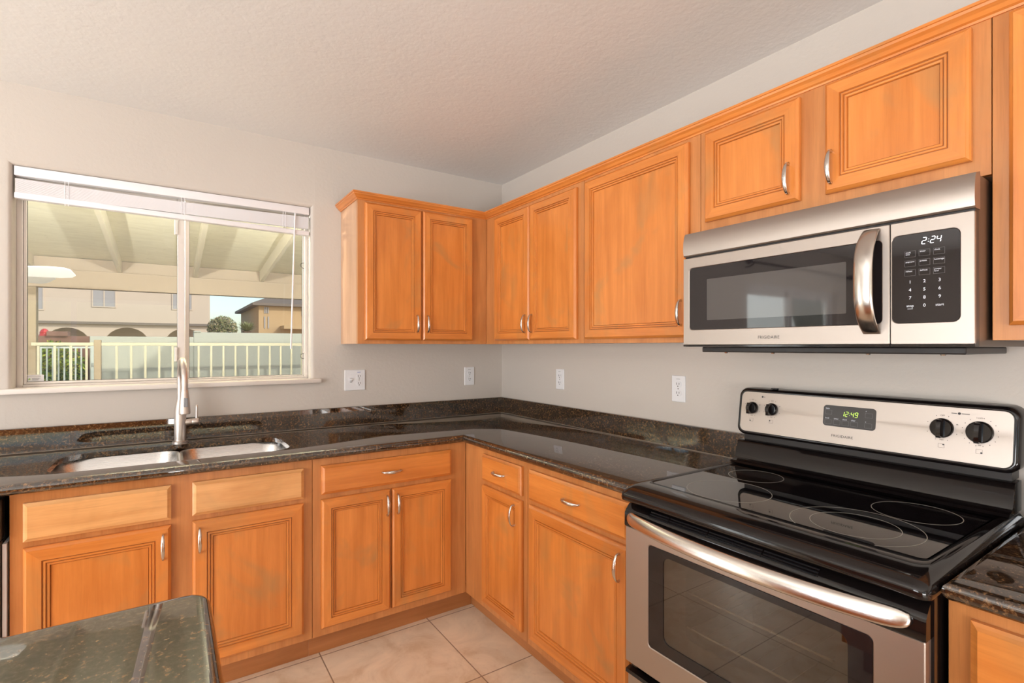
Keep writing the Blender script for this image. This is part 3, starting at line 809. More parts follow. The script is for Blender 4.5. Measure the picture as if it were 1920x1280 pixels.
# ------------------------------------------------------------------ outlets
def slots(bm, wl, u, d, v):
    sg = 1 if wl == 'N' else -1
    for du, hh in ((-.0062, .0085), (.0062, .0068)): wbox(bm, wl, u+sg*du-.0011, u+sg*du+.0011, d, d+.0006, v+.0015-hh/2, v+.0015+hh/2+.002)
    lathe(bm, M(wl, u, d, v-.0085), [(.0026, 0), (.0026, .0006)], axis=M(wl, 0, 1, 0), n=10)
def outlet(wl, u, v, label, switch=False):
    nm = 'light_switch_and_outlet' if switch else 'wall_outlet'
    t = thing(nm, M(wl, u, 0, v), label, 'outlet', 'white outlet plates above the counter')
    hw = .0575 if switch else .035
    bm = NB(); wplate(bm, wl, (u-hw, u+hw, v-.0575, v+.0575), .003, .0005, .006, .002, n=3); obj('cover_plate', bm, PLAST_W, t)
    uu = u+.023 if switch else u
    for dv in (.0195, -.0195):
        bm = NB(); P = []
        for d in (.0061, .0082):
            P.append([M(wl, uu+max(-.0165, min(.0165, .0185*math.cos(a))), d, v+dv+.0145*math.sin(a)) for a in [2*pi*k/24 for k in range(24)]])
        loft(bm, P); r = obj('receptacle', bm, PLAST_W, t)
        bm = NB(); slots(bm, wl, uu, .0083, v+dv); obj('slot', bm, PLAST_S, r)
    bm = NB(); lathe(bm, M(wl, uu, .0062, v), [(.003, 0), (.0025, .001)], axis=M(wl, 0, 1, 0), n=10); obj('screw', bm, NICKB, t)
    if switch:
        us = u-.023
        bm = NB(); wbox(bm, wl, us-.006, us+.006, .0061, .0066, v-.013, v+.013); obj('switch_slot', bm, PRINT_G, t)
        bm = NB(); bx = [M(wl, us+a, d, v+b_) for a, d, b_ in ()]
        loft(bm, [[M(wl, us-.0045, .0067, v-.010), M(wl, us+.0045, .0067, v-.010), M(wl, us+.0045, .0067, v+.010), M(wl, us-.0045, .0067, v+.010)],
                  [M(wl, us-.004, .017, v+.003), M(wl, us+.004, .017, v+.003), M(wl, us+.004, .015, v+.011), M(wl, us-.004, .015, v+.011)]]); obj('toggle', bm, PLAST_W, t)
        for dv in (.03, -.03):
            bm = NB(); lathe(bm, M(wl, us, .0062, v+dv), [(.003, 0), (.0025, .001)], axis=M(wl, 0, 1, 0), n=10); obj('screw', bm, PLAST_W, t)
        bm = NB(); wbox(bm, wl, uu-.010, uu+.008, .0062, .0064, v+.043, v+.0455); obj('printed_tag', bm, plain('blue_ink', (.05, .10, .5), .5), t)
    else:
        bm = NB(); wbox(bm, wl, u-.010, u+.010, .0062, .0064, v+.042, v+.0435); obj('printed_tag', bm, PRINT_G, t)
    return t
outlet('N', -.987, 1.164, 'white double plate with toggle switch and outlet nearest the window', True)
outlet('N', -.252, 1.163, 'white outlet plate on the window wall, close to the corner')
outlet('E', -.617, 1.166, 'white outlet plate on the right-hand wall, nearest the corner')
outlet('E', -1.434, 1.168, 'white outlet plate on the right-hand wall, nearest the range')

# ------------------------------------------------------------------ microwave
mw = thing('microwave', (-.2, -2.15, 1.335), 'stainless over-the-range microwave with black glass door', 'microwave')
A, B = -1.772, -2.5255       # left and right ends seen from the room
F0 = .410
bm = NB(); wbox(bm, 'E', A-.004, B+.002, .002, .372, 1.352, 1.7320, .002); obj('body', bm, MWB, mw)
bm = NB(); wbox(bm, 'E', A-.03, B+.03, .03, .350, 1.334, 1.3515, .003); obj('underside_tray', bm, ENAMR, mw)
for u in (-1.86, -2.02, -2.28, -2.44):
    bm = NB(); lathe(bm, (-.30, u, 1.3335), [(.006, 0), (.005, -.003)], n=10); obj('screw', bm, NICKB, mw)
# vent strip with a softly curved face
bm = NB(); P = []
for d, v in ((.373, 1.654), (.404, 1.654), (.4085, 1.658), (.4115, 1.675), (.4105, 1.700), (.406, 1.722), (.400, 1.732), (.373, 1.738)): P.append((d, v))
loft(bm, [[M('E', u, d, v) for d, v in P] for u in (A, B)]); obj('vent_strip', bm, ST_Y, mw, smooth=30)
bm = NB(); wbox(bm, 'E', A-.002, B+.002, .373, .400, 1.352, 1.6535); obj('front_core', bm, BLACK, mw)
S_ = -2.3690
dd = thing
bm = NB(); wframe(bm, 'E', (A, S_+.001, 1.358, 1.6475), .003, (-1.796, -2.352, 1.408, 1.613), .012, .4005, F0, .0015); mdo = obj('door', bm, ST_Y, mw, smooth=30)
bm = NB(); wbox(bm, 'E', A, S_+.001, .4005, .4092, 1.3525, 1.3575); wbox(bm, 'E', S_-.001, B, .4005, .4092, 1.3525, 1.3575); obj('lower_edge', bm, ENAM, mw)
bm = NB(); wplate(bm, 'E', (-1.7965, -2.3515, 1.4085, 1.6125), .0115, .4006, .4078); obj('door_glass', bm, DARKG, mdo)
bm = NB(); wplate(bm, 'E', (-1.862, -2.272, 1.438, 1.571), .002, .4079, .4082); obj('perforated_screen', bm, MESH, mdo)
bm = NB(); wframe(bm, 'E', (S_-.001, B, 1.358, 1.6475), .003, (S_-.0035, -2.501, 1.408, 1.616), .014, .4005, F0, .0012); cp = obj('control_panel', bm, ST_Y, mw, smooth=30)
bm = NB(); wplate(bm, 'E', (S_-.0040, -2.5005, 1.4085, 1.6155), .0135, .4006, .4088); obj('control_glass', bm, DARKG, cp)
fd = .4090
digits('2:24', .0145, 'E', -2.449, fd, 1.597, LED_W, cp, 'clock_digits')
bm = NB(); rows = [(1.5700, ('cook', 'timer', 'clock')), (1.5480, ('popcorn', 'potato', 'beverage')), (1.5260, ('reheat', 'defrost', 'power'))]
for v, ws in rows:
    for u, s_ in zip((-2.409, -2.4365, -2.4635), ws): textbm(bm, s_, .0050, 'E', u+.0088, fd, v+.0035, 'LEFT')
textbm(bm, 'time', .0045, 'E', -2.409+.0088, fd, 1.5690, 'LEFT'); textbm(bm, 'level', .0045, 'E', -2.4635+.0088, fd, 1.5250, 'LEFT')
obj('button_words', bm, PRINT_W, cp, recalc=False)
bm = NB()
for v, ws in rows:
    for u in (-2.409, -2.4365, -2.4635):
        for a, b_, c_, e in ((-.0105, .0105, -.0075, -.0072), (-.0105, .0105, .0067, .0070), (-.0105, -.0102, -.0075, .007), (.0102, .0105, -.0075, .007)): wbox(bm, 'E', u+a, u+b_, fd, fd+.0001, v+c_, v+e)
obj('button_outlines', bm, PRINT_G, cp)
bm = NB()
for r, row in enumerate(('123', '456', '789', ' 0 ')):
    for k, ch in enumerate(row):
        if ch != ' ': textbm(bm, ch, .0105, 'E', (-2.409, -2.4365, -2.4645)[k], fd, 1.5040-r*.0187)
textbm(bm, 'stop', .0082, 'E', -2.409, fd, 1.448); textbm(bm, 'start', .0082, 'E', -2.4645, fd, 1.448)
textbm(bm, 'cancel', .0042, 'E', -2.409, fd, 1.4415)
obj('keypad_digits', bm, PRINT_W, cp, recalc=False)
bm = NB(); textbm(bm, 'FRIGIDAIRE', .0125, 'E', -2.068, F0+.0004, 1.3795, sx=1.02); obj('brand_lettering', bm, PRINT_D, mdo, recalc=False)
# curved handle
bm = NB(); L = []
n = 26; vc, hh = 1.5125, .129
for i in range(n+1):
    s_ = -1+2*i/n
    out = .0015+.050*(1-abs(s_)**3.2)
    # strap cross section, wide in u and tapering
    wd = .0215-.003*abs(s_)**4; th = .0085
    du = .006*(1-s_*s_)
    L.append([M('E', -2.3310+wd*math.cos(t), F0+out+th*math.sin(t)*1.0, vc+hh*s_*(1.0 if abs(s_) < .9 else 1.0)) for t in [2*pi*k/16 for k in range(16)]])
loft(bm, L); obj('handle', bm, steel('handle_stainless', (.60, .56, .52), .22, 'z'), mdo, smooth=60)

# ------------------------------------------------------------------ range
rg = thing('range', (-.34, -2.146, 0), 'freestanding stainless and black electric range with glass cooktop', 'range')
RA, RB = -1.765, -2.529
bm = NB()
for u0, u1 in ((RA-.001, RA-.03), (RB+.03, RB+.001)): wbox(bm, 'E', u0, u1, .03, .655, .04, .878)
wbox(bm, 'E', RA-.03, RB+.03, .03, .05, .04, .878); wbox(bm, 'E', RA-.03, RB+.03, .05, .655, .04, .20); wbox(bm, 'E', RA-.03, RB+.03, .05, .628, .845, .878)
obj('body', bm, ENAM, rg)
bm = NB()
# oven cavity lining
for r in ((RA-.031, RA-.075, .10, .62, .30, .80), (RB+.075, RB+.031, .10, .62, .30, .80), (RA-.075, RB+.075, .10, .11, .30, .80), (RA-.075, RB+.075, .11, .62, .30, .31), (RA-.075, RB+.075, .11, .62, .79, .80)): wbox(bm, 'E', *r)
obj('oven_cavity', bm, CAVITY, rg)
for z in (.645, .545):
    bm = NB(); tube(bm, [(-.615, RA-.078, z), (-.615, RB+.078, z)], .0030, 8); tube(bm, [(-.13, RA-.078, z), (-.13, RB+.078, z)], .003, 8)
    for k in range(13):
        u = RA-.10-(.56)*k/12; tube(bm, [(-.13, u, z+.003), (-.60, u, z+.003), (-.618, u, z+.004), (-.622, u, z)], .0011, 6)
    obj('oven_rack', bm, CHROME, rg, smooth=60)
# cooktop: enamel rim around ceramic glass
def rl(x0, x1, y0, y1, r, z, zf=None):
    out = []
    for x, y in srect(x0, x1, y0, y1, r, r, 6):
        zz = z
        if zf is not None: zz = z+(zf-z)*max(0, min(1, (-.585-x)/.10))
        out.append(Vector((x, y, zz)))
    return out
y0, y1 = RB+.001-.006, RA-.001+.006
bm = NB()
LL = [rl(-.672, -.030, y0+.012, y1-.012, .01, .8795), rl(-.690, -.030, y0+.004, y1-.004, .015, .8800), rl(-.702, -.030, y0, y1, .02, .888, .884),
      rl(-.706, -.030, y0, y1, .022, .903, .894), rl(-.703, -.032, y0+.002, y1-.002, .024, .918, .906), rl(-.692, -.036, y0+.008, y1-.008, .024, .928, .915),
      rl(-.672, -.04, y0+.016, y1-.016, .022, .9310, .921), rl(-.610, -.13, y0+.028, y1-.028, .018, .9300), rl(-.598, -.142, y0+.036, y1-.036, .014, .9245), rl(-.598, -.142, y0+.036, y1-.036, .014, .918)]
loft(bm, LL, True, True); obj('cooktop_frame', bm, ENAM, rg, smooth=50)
bm = NB(); loft(bm, [rl(-.5965, -.1435, y0+.0375, y1-.0375, .013, .919), rl(-.5965, -.1435, y0+.0375, y1-.0375, .013, .9262)])
ck = obj('ceramic_glass', bm, GLASSB, rg)
for (bx_, by_, rr_) in ((-.480, -1.985, .116), (-.252, -1.935, .082), (-.262, -2.372, .093), (-.492, -2.325, .136), (-.492, -2.325, .092)):
    bm = NB(); L = []
    for r, z in ((rr_-.0007, .9263), (rr_+.0007, .9263), (rr_+.0007, .9265), (rr_-.0007, .9265), (rr_-.0007, .9263)): L.append([Vector((bx_+r*math.cos(2*pi*k/72), by_+r*math.sin(2*pi*k/72), z)) for k in range(72)])
    loft(bm, L, False, False); obj('burner_ring', bm, RING, ck)
# backguard: lower sloped splash, recess and raised console
bm = NB()
P = [(.030, .9315), (.142, .9315), (.136, .938), (.120, .941), (.112, .946), (.094, 1.000), (.088, 1.006), (.078, 1.008), (.030, 1.008)]
loft(bm, [[M('E', u, d, v) for d, v in P] for u in (RA-.006, RB+.006)]); obj('backguard_splash', bm, ENAM, rg, smooth=35)
bm = NB(); wbox(bm, 'E', RA-.016, RB+.016, .004, .066, 1.0085, 1.045); obj('console_neck', bm, ENAMR, rg)
# console, slightly leaning back: shear depth by height
def lean(bm, v0=1.03, k=-.14):
    for p in bm.verts: p.co.x -= k*(p.co.z-v0)
CD = .086
bm = NB()
u0, u1 = sorted((RA+.006, RB-.002)); cz0, cz1 = 1.028, 1.199
def cl(o, d, r): return [M('E', u, d, v) for u, v in rrect(u0+o, u1-o, cz0+o, cz1-o, r, 8)]
loft(bm, [cl(0, .012, .030), cl(0, CD-.012, .030), cl(.003, CD-.004, .028), cl(.009, CD, .024), cl(.013, CD-.001, .022), cl(.0135, CD-.004, .021)], True, True)
lean(bm); con = obj('console', bm, ENAM, rg, smooth=50)
bm = NB(); loft(bm, [cl(.014, CD-.0035, .020), cl(.014, CD-.0005, .020)]); lean(bm); obj('console_fascia', bm, ST_Y, con)
FD = CD-.0003
def lobj(name, bm, mat, parent, **k):
    lean(bm); return obj(name, bm, mat, parent, **k)
bm = NB(); wplate(bm, 'E', (-2.062, -2.212, 1.096, 1.162), .010, FD, FD+.0015, .0004); dp = lobj('display_panel', bm, DISP, con)
# digits are sheared with the console as well
dg_ = digits('12:49', .0145, 'E', -2.139, FD+.0017, 1.138, LED_G, dp, 'clock_digits')
for p in dg_.data.vertices: p.co.x -= -.14*(p.co.z+ORG[dg_.name].z-1.03)
bm = NB()
BT = [(-2.078, 1.141, 'bake'), (-2.193, 1.141, '^'), (-2.078, 1.110, 'broil'), (-2.104, 1.110, 'timer'), (-2.129, 1.110, 'clock'), (-2.154, 1.110, 'clear'), (-2.193, 1.110, 'v')]
for u, v, s_ in BT: textbm(bm, s_, .0062, 'E', u+.009, FD+.0017, v+.0105, 'LEFT')
lobj('button_words', bm, PRINT_W, dp, recalc=False)
bm = NB()
for u, v, s_ in BT:
    for a, b_, c_, e in ((-.0100, .0100, -.0080, -.0076), (-.0100, .0100, .0056, .0060), (-.0100, -.0096, -.0080, .0060), (.0096, .0100, -.0080, .006)): wbox(bm, 'E', u+a, u+b_, FD+.0016, FD+.0017, v+c_, v+e)
lobj('button_outlines', bm, PRINT_G, dp)
bm = NB(); textbm(bm, 'FRIGIDAIRE', .0112, 'E', -2.121, FD+.0003, 1.066, sx=1.12); lobj('brand_lettering', bm, PRINT_D, con, recalc=False)
KN = [(-1.816, 1.128, .0215), (-1.889, 1.129, .0215), (-2.372, 1.127, .0265), (-2.452, 1.126, .0285)]
for i, (u, v, r) in enumerate(KN):
    bm = NB(); lathe(bm, M('E', u, FD+.0008, v), [(r, 0), (r, .007), (r-.002, .011), (r-.003, .012), (.001, .0122)], axis=(-1, 0, 0), n=32)
    kn = lobj('knob', bm, ENAM, con, smooth=40)
    bm = NB()
    L = []
    for s_ in [-1+2*k/10 for k in range(11)]:
        h = .020-.004*s_*s_; wd = .0058+.001*s_*s_; zz = v+s_*(r-.002)
        L.append([M('E', u-wd, FD+.0128, zz), M('E', u+wd, FD+.0128, zz), M('E', u+wd*.8, FD+.0128+h, zz), M('E', u-wd*.8, FD+.0128+h, zz)])
    loft(bm, L); lobj('grip', bm, ENAM, kn)
    bm = NB(); textbm(bm, 'OFF', .0058, 'E', u, FD+.0004, v+r+.0075)
    nt_ = 16 if i == 3 else 8
    for k in range(nt_):
        a = pi/2+2*pi*(k+.5)/nt_
        lathe(bm, M('E', u+(r+.0085)*math.cos(a), FD+.0003, v+(r+.0085)*math.sin(a)), [(.0011, 0), (.001, .0001)], axis=(-1, 0, 0), n=6)
    if i != 3: textbm(bm, 'HI', .0045, 'E', u-r-.006, FD+.0004, v+.012)
    textbm(bm, 'MED' if i < 3 else '300', .0045, 'E', u, FD+.0004, v-r-.006)
    lobj('knob_scale', bm, PRINT_D, con, recalc=False)
    bm = NB(); q = v-r-.022; e = .0068
    for a, b_, c_, f_ in ((-e, e, -.0055, -.0050), (-e, e, .0050, .0055), (-e, -e+.0005, -.0055, .0055), (e-.0005, e, -.0055, .0055)): wbox(bm, 'E', u+a, u+b_, FD+.0003, FD+.0004, q+c_, q+f_)
    cu, cv = ((.0045, -.003), (.0045, .0028), (-.0045, .0035), (-.0045, -.0032))[i]
    lathe(bm, M('E', u+cu, FD+.0003, q+cv), [(.0022, 0), (.002, .0002)], axis=(-1, 0, 0), n=12)
    lobj('burner_symbol', bm, PRINT_D, con)
for u, wdt in ((-1.852, .010), (-2.408, .022)):
    bm = NB(); lathe(bm, M('E', u, FD+.0003, 1.1700), [(.0034, 0), (.0033, .0005)], axis=(-1, 0, 0), n=16); wbox(bm, 'E', u-wdt, u-.005, FD+.0003, FD+.0004, 1.1690, 1.1708)
    if wdt > .02: wbox(bm, 'E', u+.005, u+.017, FD+.0003, FD+.0004, 1.1690, 1.1708)
    lobj('indicator_light', bm, PRINT_D, con)
bm = NB(); box(bm, -.062, -.045, -1.900, -1.880, 1.199, 1.2035, .0015); obj('vent_tab', bm, BLACK, con)
# door
RD = .684
od = None
bm = NB(); wframe(bm, 'E', (RA-.004, RB+.006, .386, .800), .004, (-1.858, -2.437, .470, .770), .012, RD-.045, RD, .002); od = obj('oven_door', bm, ST_Y, rg, smooth=30)
bm = NB(); wframe(bm, 'E', (-1.8585, -2.4365, .4705, .7695), .0115, (-1.912, -2.391, .505, .752), .022, RD-.008, RD-.0015, .0005); obj('window_border', bm, DARKG, od)
bm = NB(); wplate(bm, 'E', (-1.9125, -2.3905, .5055, .7515), .0215, RD-.006, RD-.0035); obj('window_glass', bm, OVENG, od)
bm = NB(); wframe(bm, 'E', (RA-.03, RB+.03, .42, .80), .01, (-1.955, -2.348, .525, .735), .022, RD-.052, RD-.0455, .001); obj('inner_window_frame', bm, CAVITY, od)
# black vent header of the door
bm = NB(); P = [(RD-.045, .8012), (RD+.001, .8012), (RD+.003, .805), (RD+.002, .842), (RD-.004, .852), (RD-.018, .866), (RD-.028, .869), (RD-.045, .869)]
loft(bm, [[M('E', u, d, v) for d, v in P] for u in (RA-.003, RB+.004)]); vh = obj('vent_header', bm, ENAM, od, smooth=35)
for k in range(3):
    q = .8525+k*.0055; dq = RD-.0035-k*.0055
    for (a, b_) in ((-1.86, -1.925), (-1.93, -2.05), (-2.055, -2.20), (-2.205, -2.33)):
        bm = NB(); tube(bm, [M('E', a, dq+.0012, q), M('E', b_, dq+.0012, q)], .0018, 6); obj('vent_rib', bm, BLACK, vh)
# bowed flat handle
bm = NB(); L = []; n = 40; ha, hb_ = RA-.020, RB+.026
for i in range(n+1):
    s_ = math.sin(pi/2*(-1+2*i/n)); u = ha+(hb_-ha)*(s_+1)/2
    e = max(0, 1-abs(s_)**26)
    hw = .0045+.0150*math.sqrt(e)
    out = RD+.0045+.054*(1-s_*s_)**.75
    th = .0055+.005*(1-s_*s_)
    Lp = []
    for k in range(20):
        t = 2*pi*k/20; ct_, st_ = math.cos(t), math.sin(t)
        dv = hw*(abs(ct_)**.7)*(1 if ct_ > 0 else -1); dd_ = th*st_
        # front face leans upward
        Lp.append(M('E', u, out+dd_-.28*dv, .8335+dv))
    L.append(Lp)
loft(bm, L); obj('handle', bm, steel('oven_handle_stainless', (.68, .64, .60), .20, 'y'), od, smooth=60)
bm = NB(); wbox(bm, 'E', RA-.012, RB+.012, .6275, .668, .205, .345, .004)
obj('drawer_box', bm, ENAM, rg)
bm = NB(); wplate(bm, 'E', (RA-.010, RB+.010, .12, .350), .006, .6685, .680, .002); sd = obj('storage_drawer', bm, ST_Y, rg)
bm = NB(); P = [(.6685, .351), (.684, .351), (.690, .356), (.688, .366), (.672, .370), (.6685, .370)]
loft(bm, [[M('E', u, d, v) for d, v in P] for u in (RA-.010, RB+.010)]); obj('drawer_lip', bm, ENAM, sd, smooth=40)
bm = NB(); wbox(bm, 'E', RA-.0, RB+.0, .0, .0, 0, 0) if False else wbox(bm, 'E', RA-.03, RB+.03, .10, .62, .0005, .0395); obj('base_plinth', bm, BLACK, rg)

# ------------------------------------------------------------------ outdoors
GY = -.08
bm = NB(); box(bm, -60, 60, -40, 90, GY-.05, GY-.03)
gm, t_, b_ = nt('tan_gravel_ground'); nn = noise(t_, coords(t_, (1, 1, 1)), 18, 6, .7)
t_.links.new(ramp(t_, nn, [(.3, (.40, .32, .24)), (.7, (.56, .47, .37))]), b_.inputs['Base Color']); setp(b_, Roughness=.9)
struct('ground_outside', bm, gm)
# unseen two-storey wing, added on the right to shade the yard wall
bm = NB(); box(bm, 2.25, 12, -9, .95, GY, 6.0)
tag(obj('added_shade_wing', bm, STUCCO, loc=(7, -4, 0)), 'unseen two-storey stucco wing added right of the patio to shade the yard', 'building')
bm = NB(); box(bm, XL-.6, .6, YB-.5, .5, H+.13, H+.3)
struct('roof', bm, ROOFT)
# patio cover
pc = thing('patio_cover', (-2, 2.6, GY), 'cream wooden patio cover with rafters and a heavy beam outside the window', 'patio cover')
PX0, PX1 = -8.0, 2.2; PY = 5.0
def zr(y): return 2.262+(PY-y)*.105          # underside line of the rafters
bm = NB(); box(bm, PX0, PX1, PY, PY+.14, 2.040, 2.258, .006); obj('header_beam', bm, TAUPE, pc)
bm = NB()
loft(bm, [[Vector((x, PY+.45, zr(PY+.45)+.150)), Vector((x, .17, zr(.17)+.150)), Vector((x, .17, zr(.17)+.175)), Vector((x, PY+.45, zr(PY+.45)+.175))] for x in (PX0, PX1)])
obj('roof_deck', bm, DECK, pc)
for x in (-6.45, -5.63, -4.81, -3.99, -3.17, -2.362, -1.568, -.779, .02, .83, 1.64):
    bm = NB()
    loft(bm, [[Vector((xx, PY+.30, zr(PY+.30)+.0)), Vector((xx, .17, zr(.17))), Vector((xx, .17, zr(.17)+.149)), Vector((xx, PY+.30, zr(PY+.30)+.149))] for xx in (x-.021, x+.021)])
    obj('rafter', bm, PATIO, pc)
bm = NB()
rx = [-6.45, -5.63, -4.81, -3.99, -3.17, -2.362, -1.568, -.779, .02, .83, 1.64]
for a, b_ in zip(rx, rx[1:]): box(bm, a+.022, b_-.022, PY+.05, PY+.09, 2.2585, zr(PY+.07)+.146)
obj('blocking', bm, TAUPE, pc)
for x in (-6.9, -3.185, .75):
    bm = NB(); box(bm, x-.065, x+.065, PY, PY+.13, GY, 2.0395, .008); obj('post', bm, STUCCO, pc)
# patio fan, two blades of which reach into the window
pf = thing('patio_fan', (-3.25, 3.25, 2.2), 'white outdoor ceiling fan hanging under the patio cover, blade tips at window left', 'ceiling fan')
bm = NB(); tube(bm, [(-3.25, 3.25, 2.05), (-3.25, 3.25, 2.44)], .014, 10); obj('downrod', bm, PLAST_W, pf, smooth=60)
bm = NB(); lathe(bm, (-3.25, 3.25, 1.96), [(.05, 0), (.11, .02), (.12, .07), (.05, .11)]); obj('motor_housing', bm, PLAST_W, pf, smooth=40)
for k, a in enumerate((-.36, .90, 2.15, 3.41, 4.67)):
    a += math.radians(2)
    c_, s_ = math.cos(a), math.sin(a)
    def R(r, t, z): return Vector((-3.25+c_*r-s_*t, 3.25+s_*r+c_*t, z))
    bm = NB(); loft(bm, [[R(r, -wd, 1.999+wd*.45), R(r, wd, 1.999-wd*.45), R(r, wd, 2.007-wd*.45), R(r, -wd, 2.007+wd*.45)] for r, wd in ((.12, .04), (.3, .070), (.60, .080), (.69, .070), (.73, .04))])
    obj('blade', bm, PLAST_W, pf, smooth=30)
# picket fence between the posts
fn = thing('picket_fence', (-1.4, 4.7, GY), 'cream metal picket fence along the patio edge', 'fence')
fx1 = 2.9
bm = NB(); box(bm, -3.11, fx1, 4.685, 4.715, 1.362, 1.398, .003); obj('top_rail', bm, CREAMM, fn)
bm = NB(); box(bm, -3.11, fx1, 4.685, 4.715, .10, .135, .003); obj('bottom_rail', bm, CREAMM, fn)
bm = NB(); box(bm, -2.575, -2.510, 4.667, 4.733, GY, 1.43, .004); obj('fence_post', bm, STUCCO, fn)
k = -12
while -1.546+.137*k < fx1-.03:
    x = -1.546+.137*k
    if x > -3.08 and not (-2.60 < x < -2.48):
        bm = NB(); box(bm, x-.011, x+.011, 4.6895, 4.7105, .1355, 1.3615); obj('picket', bm, CREAMM, fn)
    k += 1
# white gate further out
gt = thing('garden_gate', (-3.1, 6.8, GY), 'white metal picket gate in front of the bush', 'gate')
bm = NB(); box(bm, -3.6, -2.81, 6.785, 6.815, 1.325, 1.352); box(bm, -3.6, -2.81, 6.785, 6.815, .05, .08); obj('rail', bm, WHITEM, gt)
bm = NB(); box(bm, -2.809, -2.765, 6.778, 6.822, GY, 1.36); obj('gate_post', bm, WHITEM, gt)
for k in range(12):
    x = -2.92-.0625*k
    bm = NB(); box(bm, x-.009, x+.009, 6.791, 6.809, .081, 1.3245); obj('picket', bm, WHITEM, gt)
# bush
def leafy(name, c, rad, n, ls, cols, label, cat, flat=1.0):
    t = thing(name, (c[0], c[1], GY), label, cat)
    bm = NB(); rnd = random.Random(len(name)*31+n)
    for i in range(n):
        while True:
            p = Vector((rnd.uniform(-1, 1), rnd.uniform(-1, 1), rnd.uniform(-1, 1)))
            if .35 < p.length < 1: break
        q = Vector((c[0]+p.x*rad[0], c[1]+p.y*rad[1], c[2]+p.z*rad[2]))
        d = Vector((rnd.gauss(0, 1), rnd.gauss(0, 1), rnd.gauss(0, 1))).normalized(); e = d.orthogonal().normalized()
        s = ls*rnd.uniform(.6, 1.3)
        vs = [bm.verts.new(q+d*s), bm.verts.new(q+e*s*.42), bm.verts.new(q-d*s), bm.verts.new(q-e*s*.42)]
        f = bm.faces.new(vs); f.material_index = rnd.randrange(len(cols))
    obj('foliage', bm, cols, t, recalc=False)
    bm = NB()
    for k in range(5):
        a = rnd.uniform(0, 6.28)
        tube(bm, [(c[0]+.04*math.cos(a), c[1]+.04*math.sin(a), GY), (c[0]+rad[0]*.3*math.cos(a), c[1]+rad[1]*.3*math.sin(a), (c[2]+GY)/2), (c[0]+rad[0]*.6*math.cos(a), c[1]+rad[1]*.6*math.sin(a), c[2])], [.05*rad[0], .04*rad[0], .015*rad[0]], 6)
    obj('stem', bm, plain('brown_bark', (.12, .07, .04), .9), t)
    return t
LF = [plain('leaf_green', (.14, .24, .03), .5), plain('leaf_yellow_green', (.40, .44, .05), .5), plain('leaf_dark_green', (.05, .10, .02), .5)]
leafy('bush', (-3.32, 7.55, .95), (.38, .28, .50), 2600, .035, LF, 'leafy yellow-green bush behind the white gate', 'bush')
# block walls
bm = NB(); box(bm, -6.5, -2.90, 8.2, 8.4, GY, 1.525); box(bm, -3.50, -3.24, 8.15, 8.42, 1.5255, 1.60)
tag(obj('block_wall', bm, BRICKW, loc=(-4, 8.3, GY)), 'low red-brown block wall behind the bush, with one raised block', 'garden wall')
rc = obj('garden_ornament', (lambda b: (lathe(b, (-3.548, 8.3, 1.526), [(.075, 0), (.060, .04), (.062, .06), (.040, .10), (.015, .12)], n=8), b)[1])(NB()), plain('red_glazed', (.55, .03, .04), .35), loc=(-3.548, 8.3, 1.526))
tag(rc, 'small faceted red ornament standing on the block wall', 'ornament')
bm = NB(); box(bm, -2.896, -1.506, 7.5, 7.7, GY, 1.515, .01); box(bm, -1.5055, 9, 7.5, 7.7, GY, 1.600, .01); box(bm, -1.506, -1.40, 7.48, 7.72, 1.6005, 1.622, .003)
tag(obj('stucco_fence_wall', bm, FENCEW, loc=(0, 7.6, GY)), 'pale stucco yard wall with a stepped top behind the picket fence', 'garden wall')
# left house
hs = thing('house', (-6, 36, GY), 'beige two-storey stucco house with arches, left part of the window view', 'house')
HY = 34.0
bm = NB(); box(bm, -22, .374, HY+2.2, HY+12, GY, 8.2); obj('wall', bm, HOUSE, hs)
bm = NB()
arc = [(-6.518, 1.30), (-3.880, 1.40), (-1.15, 1.40), (-9.3, 1.35)]
# arcade wall with arched openings: built from strips
def arcade(bm, x0, x1, ztop, arcs, y0, y1, th):
    edges = sorted((c-w_/2, c+w_/2, c, w_/2) for c, w_ in arcs)
    x = x0
    def pris(P):
        loft(bm, [[Vector((a, y, b)) for a, b in P] for y in (y0, y1)])
    for a, b, c, r in edges:
        pris([(x, GY), (a, GY), (a, ztop), (x, ztop)])
        n = 12
        for i in range(n):
            t0, t1 = pi-pi*i/n, pi-pi*(i+1)/n
            xa, xb = c+r*math.cos(t0), c+r*math.cos(t1)
            za, zb = th+r*.95*math.sin(t0), th+r*.95*math.sin(t1)
            pris([(xa, za), (xb, zb), (xb, ztop), (xa, ztop)])
        x = b
    pris([(x, GY), (x1, GY), (x1, ztop), (x, ztop)])
arcade(bm, -14, .30, 2.60, [(-9.16, 2.0), (-6.518, 2.0), (-3.880, 2.1), (-1.05, 2.1)], HY, HY+.3, 1.45)
obj('arcade', bm, HOUSE, hs)
bm = NB(); box(bm, -14, .62, HY-.25, HY+2.2, 2.601, 2.735); obj('porch_roof', bm, ROOFT, hs)
bm = NB(); box(bm, -22.4, .7, HY+1.8, HY+12.4, 8.2, 8.4); obj('roof', bm, ROOFT, hs)
GW = plain('grey_blinded_window', (.36, .34, .34), .4)
kk = (HY+2.2+2.884)/(HY+2.884)
def hx(x): return -1.855+(x+1.855)*kk
def hz(z): return 1.353+(z-1.353)*kk
